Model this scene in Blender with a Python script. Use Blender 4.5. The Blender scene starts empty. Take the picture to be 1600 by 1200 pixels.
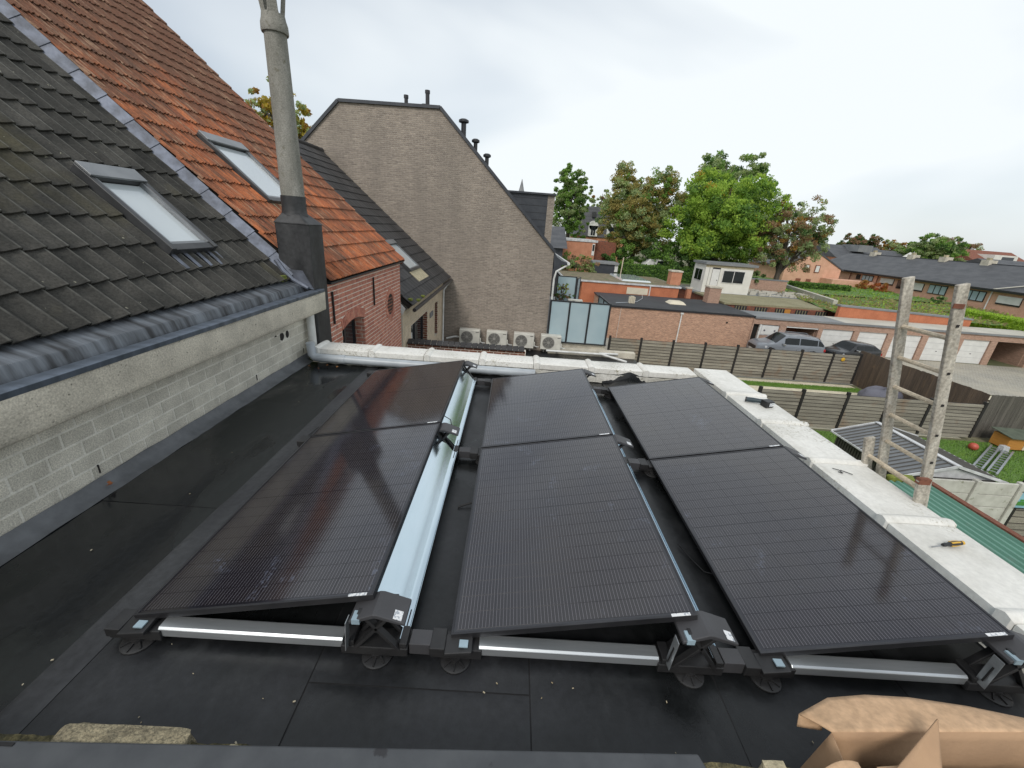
import bpy, bmesh, math, random
from mathutils import Vector, Matrix, noise
random.seed(7)
S = bpy.context.scene
COL = S.collection
R = math.radians

# ---------------------------------------------------------------- camera
def camera():
    pit, rol, yaw = 0.36560, 0.07640, -0.01660
    f = Vector((-math.sin(yaw)*math.cos(pit), math.cos(yaw)*math.cos(pit), -math.sin(pit)))
    r = Vector((math.cos(yaw), math.sin(yaw), 0)); u = r.cross(f)
    r2 = r*math.cos(rol)+u*math.sin(rol); u2 = -r*math.sin(rol)+u*math.cos(rol)
    m = Matrix((r2, u2, -f)).transposed().to_4x4()
    m.translation = (1.6376, -1.3638, 1.9127)
    c = bpy.data.cameras.new('camera'); o = bpy.data.objects.new('camera', c); COL.objects.link(o)
    o.matrix_world = m
    c.sensor_width = 36; c.lens = 640.263/1600*36
    c.clip_start = 0.02; c.clip_end = 3000
    S.camera = o
camera()

# ---------------------------------------------------------------- sky and sun (bright overcast)
SUN_EL, SUN_AZ = 42, 200          # degrees; azimuth clockwise from +Y
W = bpy.data.worlds.new('World'); S.world = W; W.use_nodes = True
def world():
    nt = W.node_tree; N = nt.nodes; L = nt.links
    for n in list(N): N.remove(n)
    out = N.new('ShaderNodeOutputWorld'); bg = N.new('ShaderNodeBackground'); bg.inputs[1].default_value = 0.10
    sky = N.new('ShaderNodeTexSky'); sky.sky_type = 'NISHITA'; sky.sun_disc = False
    sky.sun_elevation = R(SUN_EL); sky.sun_rotation = R(SUN_AZ); sky.air_density = 1.0; sky.dust_density = 2.0; sky.ozone_density = 1.2
    tc = N.new('ShaderNodeTexCoord')
    mp = N.new('ShaderNodeMapping'); mp.inputs['Scale'].default_value = (1.0, 1.0, 2.6); mp.inputs['Rotation'].default_value = (0.2, 0.35, 0.5)
    nz = N.new('ShaderNodeTexNoise'); nz.inputs['Scale'].default_value = 1.3; nz.inputs['Detail'].default_value = 4; nz.inputs['Roughness'].default_value = 0.42; nz.inputs['Distortion'].default_value = 0.4
    rp = N.new('ShaderNodeValToRGB'); rp.color_ramp.elements[0].position = 0.34; rp.color_ramp.elements[1].position = 0.60
    rp.color_ramp.elements[0].color = (0.46, 0.46, 0.46, 1); rp.color_ramp.elements[1].color = (0.97, 0.97, 0.97, 1)
    mx = N.new('ShaderNodeMix'); mx.data_type = 'RGBA'
    mx.inputs['B'].default_value = (8.75, 9.25, 9.5, 1)
    L.new(tc.outputs['Generated'], mp.inputs[0]); L.new(mp.outputs[0], nz.inputs['Vector'])
    L.new(nz.outputs['Fac'], rp.inputs[0]); L.new(rp.outputs[0], mx.inputs['Factor'])
    L.new(sky.outputs[0], mx.inputs['A']); L.new(mx.outputs['Result'], bg.inputs[0]); L.new(bg.outputs[0], out.inputs[0])
world()
def sun():
    l = bpy.data.lights.new('sun', 'SUN'); l.energy = 1.5; l.angle = R(18); l.color = (1.0, 0.95, 0.88)
    o = bpy.data.objects.new('sun', l); COL.objects.link(o)
    az, el = R(SUN_AZ), R(SUN_EL)
    d = Vector((math.sin(az)*math.cos(el), math.cos(az)*math.cos(el), math.sin(el)))
    o.rotation_euler = d.to_track_quat('Z', 'Y').to_euler(); o.location = d*60
sun()
vs = S.view_settings; vs.view_transform = 'Standard'; vs.look = 'None'; vs.exposure = 0.12; vs.gamma = 1.0; vs.use_curve_mapping = False

# ---------------------------------------------------------------- helpers
OFF = {}
def setp(o, label=None, cat=None, group=None, kind=None):
    if label: o['label'] = label
    if cat: o['category'] = cat
    if group: o['group'] = group
    if kind: o['kind'] = kind
    return o
def thing(name, label, cat, loc=(0, 0, 0), group=None, local=False, rot=(0, 0, 0)):
    o = bpy.data.objects.new(name, None); COL.objects.link(o)
    o.location = loc; o.rotation_euler = rot; o.empty_display_size = 0.1
    OFF[o.name] = Vector((0, 0, 0)) if local else Vector(loc)
    return setp(o, label, cat, group)
def copy_tree(o, parent=None):
    c = o.copy(); COL.objects.link(c); c.parent = parent
    OFF[c.name] = OFF.get(o.name, Vector((0, 0, 0)))
    for ch in o.children: copy_tree(ch, c)
    return c
class MB:
    def __init__(s): s.v = []; s.f = []; s.m = []
    def add(s, vs, fs, mi=0):
        b = len(s.v); s.v += [tuple(p) for p in vs]
        for f in fs: s.f.append(tuple(b+i for i in f)); s.m.append(mi)
        return s
    def box(s, x0, y0, z0, x1, y1, z1, mi=0):
        return s.hexa([(x0,y0,z0),(x1,y0,z0),(x1,y1,z0),(x0,y1,z0),(x0,y0,z1),(x1,y0,z1),(x1,y1,z1),(x0,y1,z1)], mi)
    def hexa(s, p, mi=0):
        return s.add(p, [(3,2,1,0),(4,5,6,7),(0,1,5,4),(1,2,6,5),(2,3,7,6),(3,0,4,7)], mi)
    def bar(s, a, b, w, h, up=(0, 0, 1), mi=0):
        a, b = Vector(a), Vector(b); d = (b-a).normalized(); up = Vector(up)
        sx = d.cross(up)
        if sx.length < 1e-4: sx = d.cross(Vector((1, 0, 0)))
        sx.normalize(); sz = sx.cross(d); sx *= w/2; sz *= h/2
        return s.hexa([a-sx-sz, a+sx-sz, b+sx-sz, b-sx-sz, a-sx+sz, a+sx+sz, b+sx+sz, b-sx+sz], mi)
    def prism(s, poly, axis, a, b, mi=0):
        # poly of 2-tuples in the plane normal to axis; extruded a..b
        def P(u, v, w): return {'x': (w, u, v), 'y': (u, w, v), 'z': (u, v, w)}[axis]
        n = len(poly); vs = [P(u, v, a) for u, v in poly]+[P(u, v, b) for u, v in poly]
        fs = [tuple(range(n))[::-1], tuple(range(n, 2*n))]+[(i, (i+1) % n, n+(i+1) % n, n+i) for i in range(n)]
        return s.add(vs, fs, mi)
    def tube(s, pts, rad, n=10, cap=True, mi=0):
        pts = [Vector(p) for p in pts]; rs = rad if isinstance(rad, (list, tuple)) else [rad]*len(pts)
        b = len(s.v); prev = None
        for i, p in enumerate(pts):
            d = (pts[min(i+1, len(pts)-1)]-pts[max(i-1, 0)]).normalized()
            if prev is None:
                x = d.orthogonal().normalized()
            else:
                x = prev-d*prev.dot(d); x = x.normalized() if x.length > 1e-5 else d.orthogonal().normalized()
            prev = x; y = d.cross(x)
            for k in range(n):
                a = 2*math.pi*k/n; s.v.append(tuple(p+(x*math.cos(a)+y*math.sin(a))*rs[i]))
        for i in range(len(pts)-1):
            for k in range(n):
                s.f.append((b+i*n+k, b+i*n+(k+1) % n, b+(i+1)*n+(k+1) % n, b+(i+1)*n+k)); s.m.append(mi)
        if cap:
            s.f.append(tuple(b+k for k in range(n))[::-1]); s.m.append(mi)
            s.f.append(tuple(b+(len(pts)-1)*n+k for k in range(n))); s.m.append(mi)
        return s
    def lathe(s, c, prof, n=20, axis='z', mi=0):
        # prof list of (r, h) along axis from centre c
        b = len(s.v); c = Vector(c)
        for r, h in prof:
            for k in range(n):
                a = 2*math.pi*k/n; u, v = r*math.cos(a), r*math.sin(a)
                s.v.append(tuple(c+Vector({'z': (u, v, h), 'y': (u, h, v), 'x': (h, u, v)}[axis])))
        for i in range(len(prof)-1):
            for k in range(n):
                s.f.append((b+i*n+k, b+i*n+(k+1) % n, b+(i+1)*n+(k+1) % n, b+(i+1)*n+k)); s.m.append(mi)
        s.f.append(tuple(b+k for k in range(n))[::-1]); s.m.append(mi)
        s.f.append(tuple(b+(len(prof)-1)*n+k for k in range(n))); s.m.append(mi)
        return s
    def sheet(s, fn, nu, nv, mi=0):
        b = len(s.v)
        for j in range(nv+1):
            for i in range(nu+1): s.v.append(tuple(fn(i/nu, j/nv)))
        for j in range(nv):
            for i in range(nu):
                a = b+j*(nu+1)+i; s.f.append((a, a+1, a+nu+2, a+nu+1)); s.m.append(mi)
        return s
    def mesh(s, name, mats, smooth=False, off=Vector((0, 0, 0)), fix=True):
        me = bpy.data.meshes.new(name)
        me.from_pydata([tuple(Vector(p)-off) for p in s.v], [], s.f)
        for m in (mats if isinstance(mats, (list, tuple)) else [mats]): me.materials.append(MAT[m] if isinstance(m, str) else m)
        me.polygons.foreach_set('material_index', s.m)
        if fix:
            bm = bmesh.new(); bm.from_mesh(me); bmesh.ops.recalc_face_normals(bm, faces=bm.faces); bm.to_mesh(me); bm.free()
        if smooth:
            me.polygons.foreach_set('use_smooth', [True]*len(me.polygons))
            try: me.set_sharp_from_angle(angle=R(40))
            except Exception: pass
        me.update()
        return me
    def build(s, name, mats, parent=None, smooth=False, label=None, cat=None, group=None, kind=None, bevel=0, loc=None, fix=True):
        off = OFF.get(parent.name, Vector((0, 0, 0))) if parent else Vector(loc or (0, 0, 0))
        o = bpy.data.objects.new(name, s.mesh(name, mats, smooth, off, fix)); COL.objects.link(o)
        if parent: o.parent = parent; OFF[o.name] = off
        elif loc: o.location = loc; OFF[o.name] = off
        if bevel:
            b = o.modifiers.new('bevel', 'BEVEL'); b.width = bevel; b.segments = 2; b.limit_method = 'ANGLE'; b.angle_limit = R(40)
        return setp(o, label, cat, group, kind)
def piece(name, me, parent, loc, rot=(0, 0, 0), scale=None):
    o = bpy.data.objects.new(name, me); COL.objects.link(o); o.parent = parent
    o.location = Vector(loc)-OFF.get(parent.name, Vector((0, 0, 0))); o.rotation_euler = rot
    if scale: o.scale = scale
    return o

# ---------------------------------------------------------------- materials
MAT = {}
class NT:
    def __init__(s, name):
        s.m = bpy.data.materials.new(name); s.m.use_nodes = True; s.nt = s.m.node_tree
        s.b = s.nt.nodes['Principled BSDF']; MAT[name] = s.m
    def n(s, t, **k):
        x = s.nt.nodes.new(t)
        for a, v in k.items(): setattr(x, a, v)
        return x
    def l(s, a, b): s.nt.links.new(a, b)
    def pos(s, scale=(1, 1, 1), rot=(0, 0, 0), obj=False):
        if obj: g = s.n('ShaderNodeTexCoord').outputs['Object']
        else: g = s.n('ShaderNodeNewGeometry').outputs['Position']
        m = s.n('ShaderNodeMapping'); m.inputs['Scale'].default_value = scale; m.inputs['Rotation'].default_value = rot
        s.l(g, m.inputs[0]); return m.outputs[0]
    def noise(s, vec, scale, detail=6, rough=.55, dist=0):
        n = s.n('ShaderNodeTexNoise'); n.inputs['Scale'].default_value = scale; n.inputs['Detail'].default_value = detail
        n.inputs['Roughness'].default_value = rough; n.inputs['Distortion'].default_value = dist; s.l(vec, n.inputs['Vector']); return n.outputs['Fac']
    def ramp(s, fac, stops):
        r = s.n('ShaderNodeValToRGB'); e = r.color_ramp.elements
        while len(e) < len(stops): e.new(.5)
        for i, (p, c) in enumerate(stops):
            e[i].position = p; e[i].color = (c, c, c, 1) if not isinstance(c, (tuple, list)) else tuple(c)+(1,)
        s.l(fac, r.inputs[0]); return r.outputs[0]
    def mix(s, f, a, b, mode='MIX'):
        m = s.n('ShaderNodeMix', data_type='RGBA', blend_type=mode)
        for k, v in (('Factor', f), ('A', a), ('B', b)):
            if isinstance(v, (int, float)): m.inputs[k].default_value = v if k == 'Factor' else (v, v, v, 1)
            elif isinstance(v, (tuple, list)): m.inputs[k].default_value = tuple(v)+(1,)
            else: s.l(v, m.inputs[k])
        return m.outputs['Result']
    def math(s, op, a, b=0.0, c=0.0):
        m = s.n('ShaderNodeMath', operation=op)
        for i, v in enumerate((a, b, c)):
            if isinstance(v, (int, float)): m.inputs[i].default_value = v
            else: s.l(v, m.inputs[i])
        return m.outputs[0]
    def bump(s, h, strength, dist=.01):
        b = s.n('ShaderNodeBump'); b.inputs['Strength'].default_value = strength; b.inputs['Distance'].default_value = dist
        s.l(h, b.inputs['Height']); s.l(b.outputs[0], s.b.inputs['Normal'])
    def set(s, **k):
        for a, v in k.items():
            key = {'color': 'Base Color', 'rough': 'Roughness', 'metal': 'Metallic', 'ior': 'IOR', 'coat': 'Coat Weight', 'coatr': 'Coat Roughness', 'trans': 'Transmission Weight', 'spec': 'Specular IOR Level', 'alpha': 'Alpha'}[a]
            if isinstance(v, (int, float)): s.b.inputs[key].default_value = v
            elif isinstance(v, (tuple, list)): s.b.inputs[key].default_value = tuple(v)+(1,)
            else: s.l(v, s.b.inputs[key])
        return s
def M(name, c1, c2=None, rough=.7, metal=0, scale=3, lo=.38, hi=.64, stretch=(1, 1, 1), bump=0, bscale=50, bdist=.01, rand=0, c3=None, s3=12, lo3=.58, hi3=.68, spec=.5, rough2=None, coat=0, obj=False, fine=0.0):
    t = NT(name); v = t.pos(stretch, obj=obj)
    n1 = t.noise(v, scale, 7)
    col = t.mix(t.ramp(n1, [(lo, 0.), (hi, 1.)]), c1, c2 or tuple(x*.7 for x in c1))
    if fine:
        col = t.mix(fine, col, t.ramp(t.noise(t.pos(), bscale*1.3, 4), [(.3, .25), (.7, 1.75)]), 'MULTIPLY')
    if c3:
        col = t.mix(t.ramp(t.noise(t.pos(), s3, 5), [(lo3, 0.), (hi3, 1.)]), col, c3)
    if rand:
        oi = t.n('ShaderNodeObjectInfo'); k = t.math('MULTIPLY_ADD', oi.outputs['Random'], 2*rand, 1-rand)
        cc = t.n('ShaderNodeCombineColor')
        for i in range(3): t.l(k, cc.inputs[i])
        col = t.mix(1.0, col, cc.outputs[0], 'MULTIPLY')
    t.set(color=col, metal=metal, spec=spec, coat=coat)
    t.set(rough=t.math('MULTIPLY_ADD', n1, rough2-rough, rough) if rough2 is not None else rough)
    if bump: t.bump(t.noise(t.pos(), bscale, 5), bump, bdist)
    return t.m
def brick(name, c1, c2, mortar, bw=.22, bh=.075, ms=.012, rough=.85, bump=.5, squash=1, var=.35, stain=None, c3=None):
    t = NT(name); g = t.n('ShaderNodeNewGeometry'); s = t.n('ShaderNodeSeparateXYZ'); t.l(g.outputs['Position'], s.inputs[0])
    u = t.math('ADD', s.outputs[0], s.outputs[1]); c = t.n('ShaderNodeCombineXYZ'); t.l(u, c.inputs[0]); t.l(s.outputs[2], c.inputs[1])
    b = t.n('ShaderNodeTexBrick'); t.l(c.outputs[0], b.inputs['Vector']); b.inputs['Scale'].default_value = 1
    b.inputs['Brick Width'].default_value = bw; b.inputs['Row Height'].default_value = bh; b.inputs['Mortar Size'].default_value = ms
    b.inputs['Mortar Smooth'].default_value = .2; b.inputs['Bias'].default_value = 0
    b.inputs['Color1'].default_value = tuple(c1)+(1,); b.inputs['Color2'].default_value = tuple(c2)+(1,); b.inputs['Mortar'].default_value = tuple(mortar)+(1,)
    col = t.mix(var, b.outputs['Color'], t.ramp(t.noise(t.pos((1, 1, 3)), 9, 6), [(.3, .45), (.7, 1.4)]), 'MULTIPLY')
    if stain: col = t.mix(t.ramp(t.noise(t.pos((1, 1, .35)), .8, 6), [(.45, 0.), (.75, .55)]), col, stain)
    if stain: col = t.mix(t.ramp(t.noise(t.pos((1.1, 1.1, .16)), 1.3, 7, .65, .5), [(.46, 0.), (.78, .22)]), col, tuple(x*.62 for x in stain))
    t.set(color=col, rough=rough); h = t.math('MULTIPLY_ADD', t.noise(t.pos(), 60, 4), .3, t.math('SUBTRACT', 1.0, b.outputs['Fac']))
    t.bump(h, bump, .012)
    return t.m
def glass(name, c=(.02, .025, .03), rough=.05, spec=.8):
    t = NT(name); t.set(color=c, rough=rough, spec=spec); t.bump(t.noise(t.pos(), 1.2, 2), .03, .02); return t.m
# ---- near roof
def mats_roof():
    t = NT('membrane')                      # black bitumen sheet, worn grey in places, damp in others
    v = t.pos(); big = t.noise(v, .9, 6, .6); fine = t.noise(v, 26, 6, .65); mid = t.noise(t.pos((1, .45, 1)), 5, 6, .6, .4)
    col = t.mix(t.ramp(big, [(.42, 0.), (.62, 1.)]), (.0075, .0085, .009), (.018, .019, .0215))
    col = t.mix(t.ramp(mid, [(.56, 0.), (.8, .55)]), col, (.040, .042, .045))
    col = t.mix(.45, col, t.ramp(fine, [(.3, .4), (.72, 1.7)]), 'MULTIPLY')
    col = t.mix(t.ramp(t.noise(v, 34, 3), [(.765, 0.), (.79, .4)]), col, (.22, .21, .20))
    t.set(color=col, rough=t.ramp(t.math('ADD', t.math('MULTIPLY', big, .6), t.math('MULTIPLY', mid, .4)), [(.40, .22), (.50, .36), (.62, .52)]), spec=.42)
    t.bump(t.math('ADD', t.math('MULTIPLY', fine, .25), t.noise(v, 2.2, 3)), .35, .012)
mats_roof()
def mat_damp():
    t = NT('membrane_damp'); v = t.pos(); a = t.noise(t.pos((1.3, .55, 1)), 1.25, 5, .5, .3); f = t.noise(v, 26, 6, .65)
    wet = t.ramp(a, [(.46, 0.), (.55, 1.)])
    col = t.mix(wet, (.0075, .0095, .009), (.014, .0155, .017)); col = t.mix(.45, col, t.ramp(f, [(.3, .45), (.72, 1.6)]), 'MULTIPLY')
    t.set(color=col, rough=t.ramp(wet, [(0., .58), (1., .13)]), spec=.42); t.bump(t.math('ADD', t.math('MULTIPLY', f, .2), t.noise(v, 2.4, 3)), .25, .012)
mat_damp()
M('membrane_worn', (.024, .025, .028), (.038, .040, .043), rough=.42, rough2=.6, scale=5, stretch=(1, .3, 1), bump=.2, bscale=24, fine=.3, spec=.4)
M('deck_dark', (.010, .010, .011), rough=.8)
def mat_coping():
    t = NT('white_paint'); v = t.pos(); n = t.noise(v, 2.2, 7); f = t.noise(v, 30, 5, .7); pt = t.noise(v, 1.7, 4)
    col = t.mix(t.ramp(n, [(.38, 0.), (.64, 1.)]), (.74, .73, .69), (.60, .59, .545))
    col = t.mix(.18, col, t.ramp(f, [(.3, .4), (.7, 1.5)]), 'MULTIPLY')
    sp = t.math('MULTIPLY', t.ramp(t.noise(v, 42, 4, .7), [(.55, 0.), (.63, 1.)]), t.ramp(pt, [(.47, 0.), (.64, .85)]))
    col = t.mix(sp, col, (.22, .19, .10))
    col = t.mix(t.ramp(t.noise(t.pos((3, .6, 1)), 4, 6, .6), [(.60, 0.), (.78, .4)]), col, (.36, .34, .28))
    t.set(color=col, rough=.6); t.bump(f, .25, .006)
mat_coping()
M('white_dirty', (.62, .61, .57), (.42, .41, .36), rough=.7, scale=4, bump=.4, bscale=30, c3=(.14, .13, .08), s3=11, lo3=.60, hi3=.70, fine=.25)
M('pvc_grey', (.42, .46, .49), (.33, .36, .39), rough=.35, scale=3, c3=(.16, .16, .14), s3=9, lo3=.66, hi3=.74)
M('pvc_white', (.70, .71, .70), (.55, .56, .54), rough=.4, scale=4)
M('concrete', (.60, .555, .46), (.42, .39, .325), rough=.9, scale=2.5, bump=.6, bscale=70, c3=(.16, .155, .125), s3=38, lo3=.63, hi3=.72, fine=.35)
M('block', (.62, .59, .505), (.50, .475, .405), rough=.92, scale=6, bump=.6, bscale=90, rand=.10, fine=.45)
M('block_mortar', (.74, .715, .64), (.62, .60, .53), rough=.95, scale=6, bump=.4, bscale=60, fine=.2)
M('zinc', (.15, .18, .225), (.095, .115, .14), rough=.38, metal=.6, scale=3, stretch=(1, 4, 1), rough2=.55, bump=.1, bscale=12)
M('zinc_streak', (.185, .205, .23), (.04, .041, .044), rough=.5, metal=.4, scale=9, lo=.36, hi=.66, stretch=(.25, 1.6, .2), rough2=.6)
M('lead', (.185, .205, .255), (.11, .12, .145), rough=.5, metal=.4, scale=8, bump=.3, bscale=20, rand=.15)
def mats_tiles():
    t = NT('tile_dark')
    v = t.pos(); n = t.noise(v, 3.2, 7); f = t.noise(v, 55, 5, .7)
    col = t.mix(t.ramp(n, [(.36, 0.), (.66, 1.)]), (.030, .0295, .0265), (.064, .061, .054))
    col = t.mix(t.ramp(t.noise(v, 1.3, 5), [(.55, 0.), (.72, .5)]), col, (.085, .075, .035))
    col = t.mix(.6, col, t.ramp(f, [(.28, .35), (.7, 1.7)]), 'MULTIPLY')
    col = t.mix(t.ramp(t.noise(v, 17, 3), [(.715, 0.), (.735, .7)]), col, (.34, .33, .25))
    tc = t.n('ShaderNodeTexCoord'); so = t.n('ShaderNodeSeparateXYZ'); t.l(tc.outputs['Object'], so.inputs[0])      # paler, broken line along the crest of each roll
    cr = t.math('ABSOLUTE', t.math('SUBTRACT', t.math('FRACT', t.math('MULTIPLY', so.outputs[0], 1/.1625)), .86))
    cr = t.math('MULTIPLY', t.ramp(cr, [(.02, 1.), (.075, 0.)]), t.ramp(t.noise(v, 9, 5), [(.35, .15), (.62, .75)]))
    col = t.mix(cr, col, (.15, .147, .13))
    oi = t.n('ShaderNodeObjectInfo'); col = t.mix(1., col, t.ramp(oi.outputs['Random'], [(0., .72), (1., 1.28)]), 'MULTIPLY')
    t.set(color=col, rough=.88, spec=.3); t.bump(f, .6, .006)
    t = NT('tile_red')
    v = t.pos(); oi = t.n('ShaderNodeObjectInfo'); rnd = oi.outputs['Random']
    st = t.noise(t.pos((1.2, 9, 1.2)), 2.6, 6, .6); n = t.noise(v, .55, 4); f = t.noise(v, 40, 5, .7)
    base = t.ramp(rnd, [(0., (.38, .118, .052)), (.3, (.54, .18, .07)), (.55, (.29, .10, .054)), (.8, (.47, .15, .06)), (1., (.19, .085, .056))])
    w = t.math('ADD', t.math('MULTIPLY', st, .8), t.math('MULTIPLY', n, .55))
    w = t.math('ADD', w, t.math('MULTIPLY', rnd, .10))
    sz = t.n('ShaderNodeSeparateXYZ'); t.l(v, sz.inputs[0])
    w = t.math('ADD', w, t.math('MULTIPLY', t.math('SUBTRACT', sz.outputs[2], 2.0), .085))     # older, mossier growth higher up the slope
    col = t.mix(t.ramp(w, [(.60, 0.), (.86, .85)]), base, (.115, .066, .045))
    col = t.mix(t.ramp(t.noise(t.pos((1.2, 22, 1.2)), 2.0, 5, .65), [(.54, 0.), (.64, .7)]), col, (.40, .27, .18))
    col = t.mix(t.ramp(t.noise(t.pos((1.2, 17, 1.2)), 2.6, 5, .65), [(.54, 0.), (.66, .75)]), col, (.055, .034, .026))
    col = t.mix(.45, col, t.ramp(f, [(.3, .45), (.7, 1.5)]), 'MULTIPLY')
    t.set(color=col, rough=.8, spec=.3); t.bump(f, .4, .005)
mats_tiles()
M('tile_black', (.030, .029, .030), (.052, .050, .050), rough=.7, scale=2, rand=.18, bump=.3, bscale=40, c3=(.30, .30, .29), s3=9, lo3=.725, hi3=.74, fine=.3)
M('felt', (.016, .014, .012), rough=.95)
M('bitumen_clad', (.020, .021, .023), (.045, .046, .048), rough=.45, rough2=.7, scale=4, bump=.45, bscale=14, stretch=(1, 1, .4), fine=.35)
M('fibre_cement', (.30, .29, .26), (.20, .195, .17), rough=.9, scale=5, stretch=(1, 1, .35), bump=.5, bscale=60, c3=(.15, .14, .10), s3=20, lo3=.60, hi3=.74, fine=.35)
M('frame_grey', (.05, .052, .055), (.075, .077, .08), rough=.4, scale=5, metal=.3)
M('frame_light', (.27, .28, .29), (.20, .21, .22), rough=.4, metal=.4)
def mat_skyglass():
    t = NT('roof_glass'); t.set(color=(.55, .60, .62), rough=.06, spec=.9, coat=.6); t.bump(t.noise(t.pos(), 2, 2), .02, .02)
mat_skyglass()
M('flashing_grey', (.125, .132, .142), (.085, .09, .097), rough=.6, scale=5, bump=.3, bscale=14, fine=.15)
M('moss', (.20, .22, .035), (.12, .15, .03), rough=.95, scale=14, bump=.8, bscale=60)
# ---- solar
def mats_solar():
    t = NT('solar_cell')
    tc = t.n('ShaderNodeTexCoord'); s = t.n('ShaderNodeSeparateXYZ'); t.l(tc.outputs['Object'], s.inputs[0])
    ph = t.math('FRACT', t.math('MULTIPLY_ADD', s.outputs[0], 1/.0165, 50.5)); d = t.math('ABSOLUTE', t.math('SUBTRACT', ph, .5))
    wire = t.math('LESS_THAN', d, .05)
    edge = t.math('LESS_THAN', t.math('ABSOLUTE', s.outputs[1]), .0448)
    wire = t.math('MULTIPLY', wire, edge)
    v = t.pos(); n = t.noise(v, 1.5, 3)
    col = t.mix(t.ramp(n, [(.4, 0.), (.6, 1.)]), (.0085, .0070, .0115), (.0140, .0108, .0120))
    col = t.mix(t.math('MULTIPLY', wire, .8), col, (.165, .158, .175))
    sm = t.math('MULTIPLY', t.ramp(t.noise(t.pos((1, 1, 1)), 3.1, 5, .6, 1.2), [(.60, 0.), (.68, 1.)]), t.ramp(t.noise(v, 46, 5, .7), [(.46, 0.), (.64, .30)]))
    col = t.mix(sm, col, (.16, .19, .27))
    t.set(color=col, rough=t.math('MULTIPLY_ADD', sm, .3, .085), ior=1.53, spec=.92, coat=0.0)
    t.bump(t.noise(v, 260, 2), .03, .002)
    t = NT('laminate'); t.set(color=(.008, .0075, .012), rough=.09, ior=1.53, spec=.92)
mats_solar()
M('frame_black', (.050, .050, .055), (.07, .07, .075), rough=.30, metal=.7, scale=4)
M('aluzinc', (.60, .70, .77), (.53, .64, .71), rough=.14, metal=1., scale=2, rough2=.24, stretch=(2, .4, 2))  # blue of the reflected sky is put into the base colour as a tint
M('aluminium', (.54, .57, .59), (.40, .43, .45), rough=.30, metal=.75, scale=6, stretch=(.3, 3, 3), rough2=.45)
M('plastic_black', (.013, .013, .014), (.022, .022, .023), rough=.42, scale=8, rough2=.55)
M('plastic_grey', (.055, .055, .06), (.04, .04, .043), rough=.5)
M('sticker', (.72, .73, .74), (.35, .38, .42), rough=.5, scale=90, lo=.52, hi=.56)
M('clip', (.30, .40, .46), rough=.3)
M('cardboard', (.56, .37, .225), (.49, .32, .19), rough=.85, scale=9, bump=.3, bscale=28, fine=.22, c3=(.40, .25, .145), s3=5, lo3=.58, hi3=.72)
M('cardboard_in', (.44, .28, .165), (.37, .235, .14), rough=.9, scale=5, bump=.2, bscale=60)
M('cloth_white', (.62, .64, .74), (.5, .52, .62), rough=.9, scale=9, bump=.4, bscale=20)
M('stone_yellow', (.29, .25, .165), (.17, .148, .10), rough=.95, scale=14, bump=1., bscale=70, bdist=.02, fine=.6, c3=(.30, .20, .07), s3=5, lo3=.6, hi3=.75)
M('stone_pale', (.46, .40, .27), (.34, .30, .20), rough=.95, scale=10, bump=.8, bscale=60, fine=.3, rand=.15)
M('soil_moss', (.055, .050, .026), (.16, .135, .065), rough=.98, scale=30, bump=1., bscale=60, bdist=.02, fine=.5)
M('coping_grey', (.055, .059, .065), (.075, .08, .086), rough=.42, scale=7, rough2=.6, bump=.1, bscale=14, c3=(.03, .03, .033), s3=11, lo3=.66, hi3=.7, metal=.2)
M('rubber', (.008, .008, .009), rough=.6)
M('debris', (.50, .46, .36), (.30, .24, .14), rough=.9, scale=30)
M('leaf_dry', (.30, .09, .03), (.22, .12, .03), rough=.8, scale=30)

# ================================================================ own flat roof
EX = thing('house_extension', 'flat-roofed house extension with black membrane roof and white painted parapet coping', 'building', (1.6, 1.7, -5.4))
MB().box(-1.14, -.6, -5.4, 4.6, 4.12, -.06).build('wall', 'white_dirty', EX)
DK = MB().box(-1.148, -.62, -.058, 4.36, 3.96, -.004).build('roof_deck', 'deck_dark', EX)
xs = [-1.14, -.10, .87, 1.84, 2.71, 3.62, 4.34]
cuts = {0: [.9, 2.6], 1: [1.3], 2: [-.17, 2.2], 3: [.75, 2.9], 4: [1.7], 5: [.4, 2.5]}
for i in range(6):
    ys = [-.60]+cuts[i]+[3.95]
    for j in range(len(ys)-1):
        x0, x1, y0, y1 = xs[i]+.003, xs[i+1]-.003, ys[j]+.0025, ys[j+1]-.0025
        zt = .0+.0025*((i+j) % 2)
        def fn(u, v):
            x, y = x0+(x1-x0)*u, y0+(y1-y0)*v
            e = min(u, 1-u, v, 1-v)
            return (x, y, zt+(.0022*noise.noise((x*2.1, y*2.1, 3)) if e > 0 else -.003))
        MB().sheet(fn, 14, 16).build('membrane_sheet', 'membrane' if i else 'membrane_damp', EX, smooth=True, fix=False)
# narrow overlap strip along the long seam, left of the first row
MB().sheet(lambda u, v: (-.245+.145*u, -.58+4.5*v, .0045-.004*(u < .01 or u > .99)), 8, 30).build('membrane_strip', 'membrane_worn', EX, smooth=True, fix=False)
# upstand of membrane against the block wall
def ups(u, v):
    y = -.6+4.75*v
    pr = [(-1.02, .004), (-1.07, .012), (-1.11, .035), (-1.135, .075), (-1.143, .078)]
    x, zz = pr[round(u*4)]; return (x+.006*noise.noise((y*3, u*3, 1)), y, zz+.008*noise.noise((y*4, u*2, 7)))
MB().sheet(ups, 4, 60).build('wall_upstand', 'flashing_grey', EX, smooth=True, fix=False)
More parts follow.
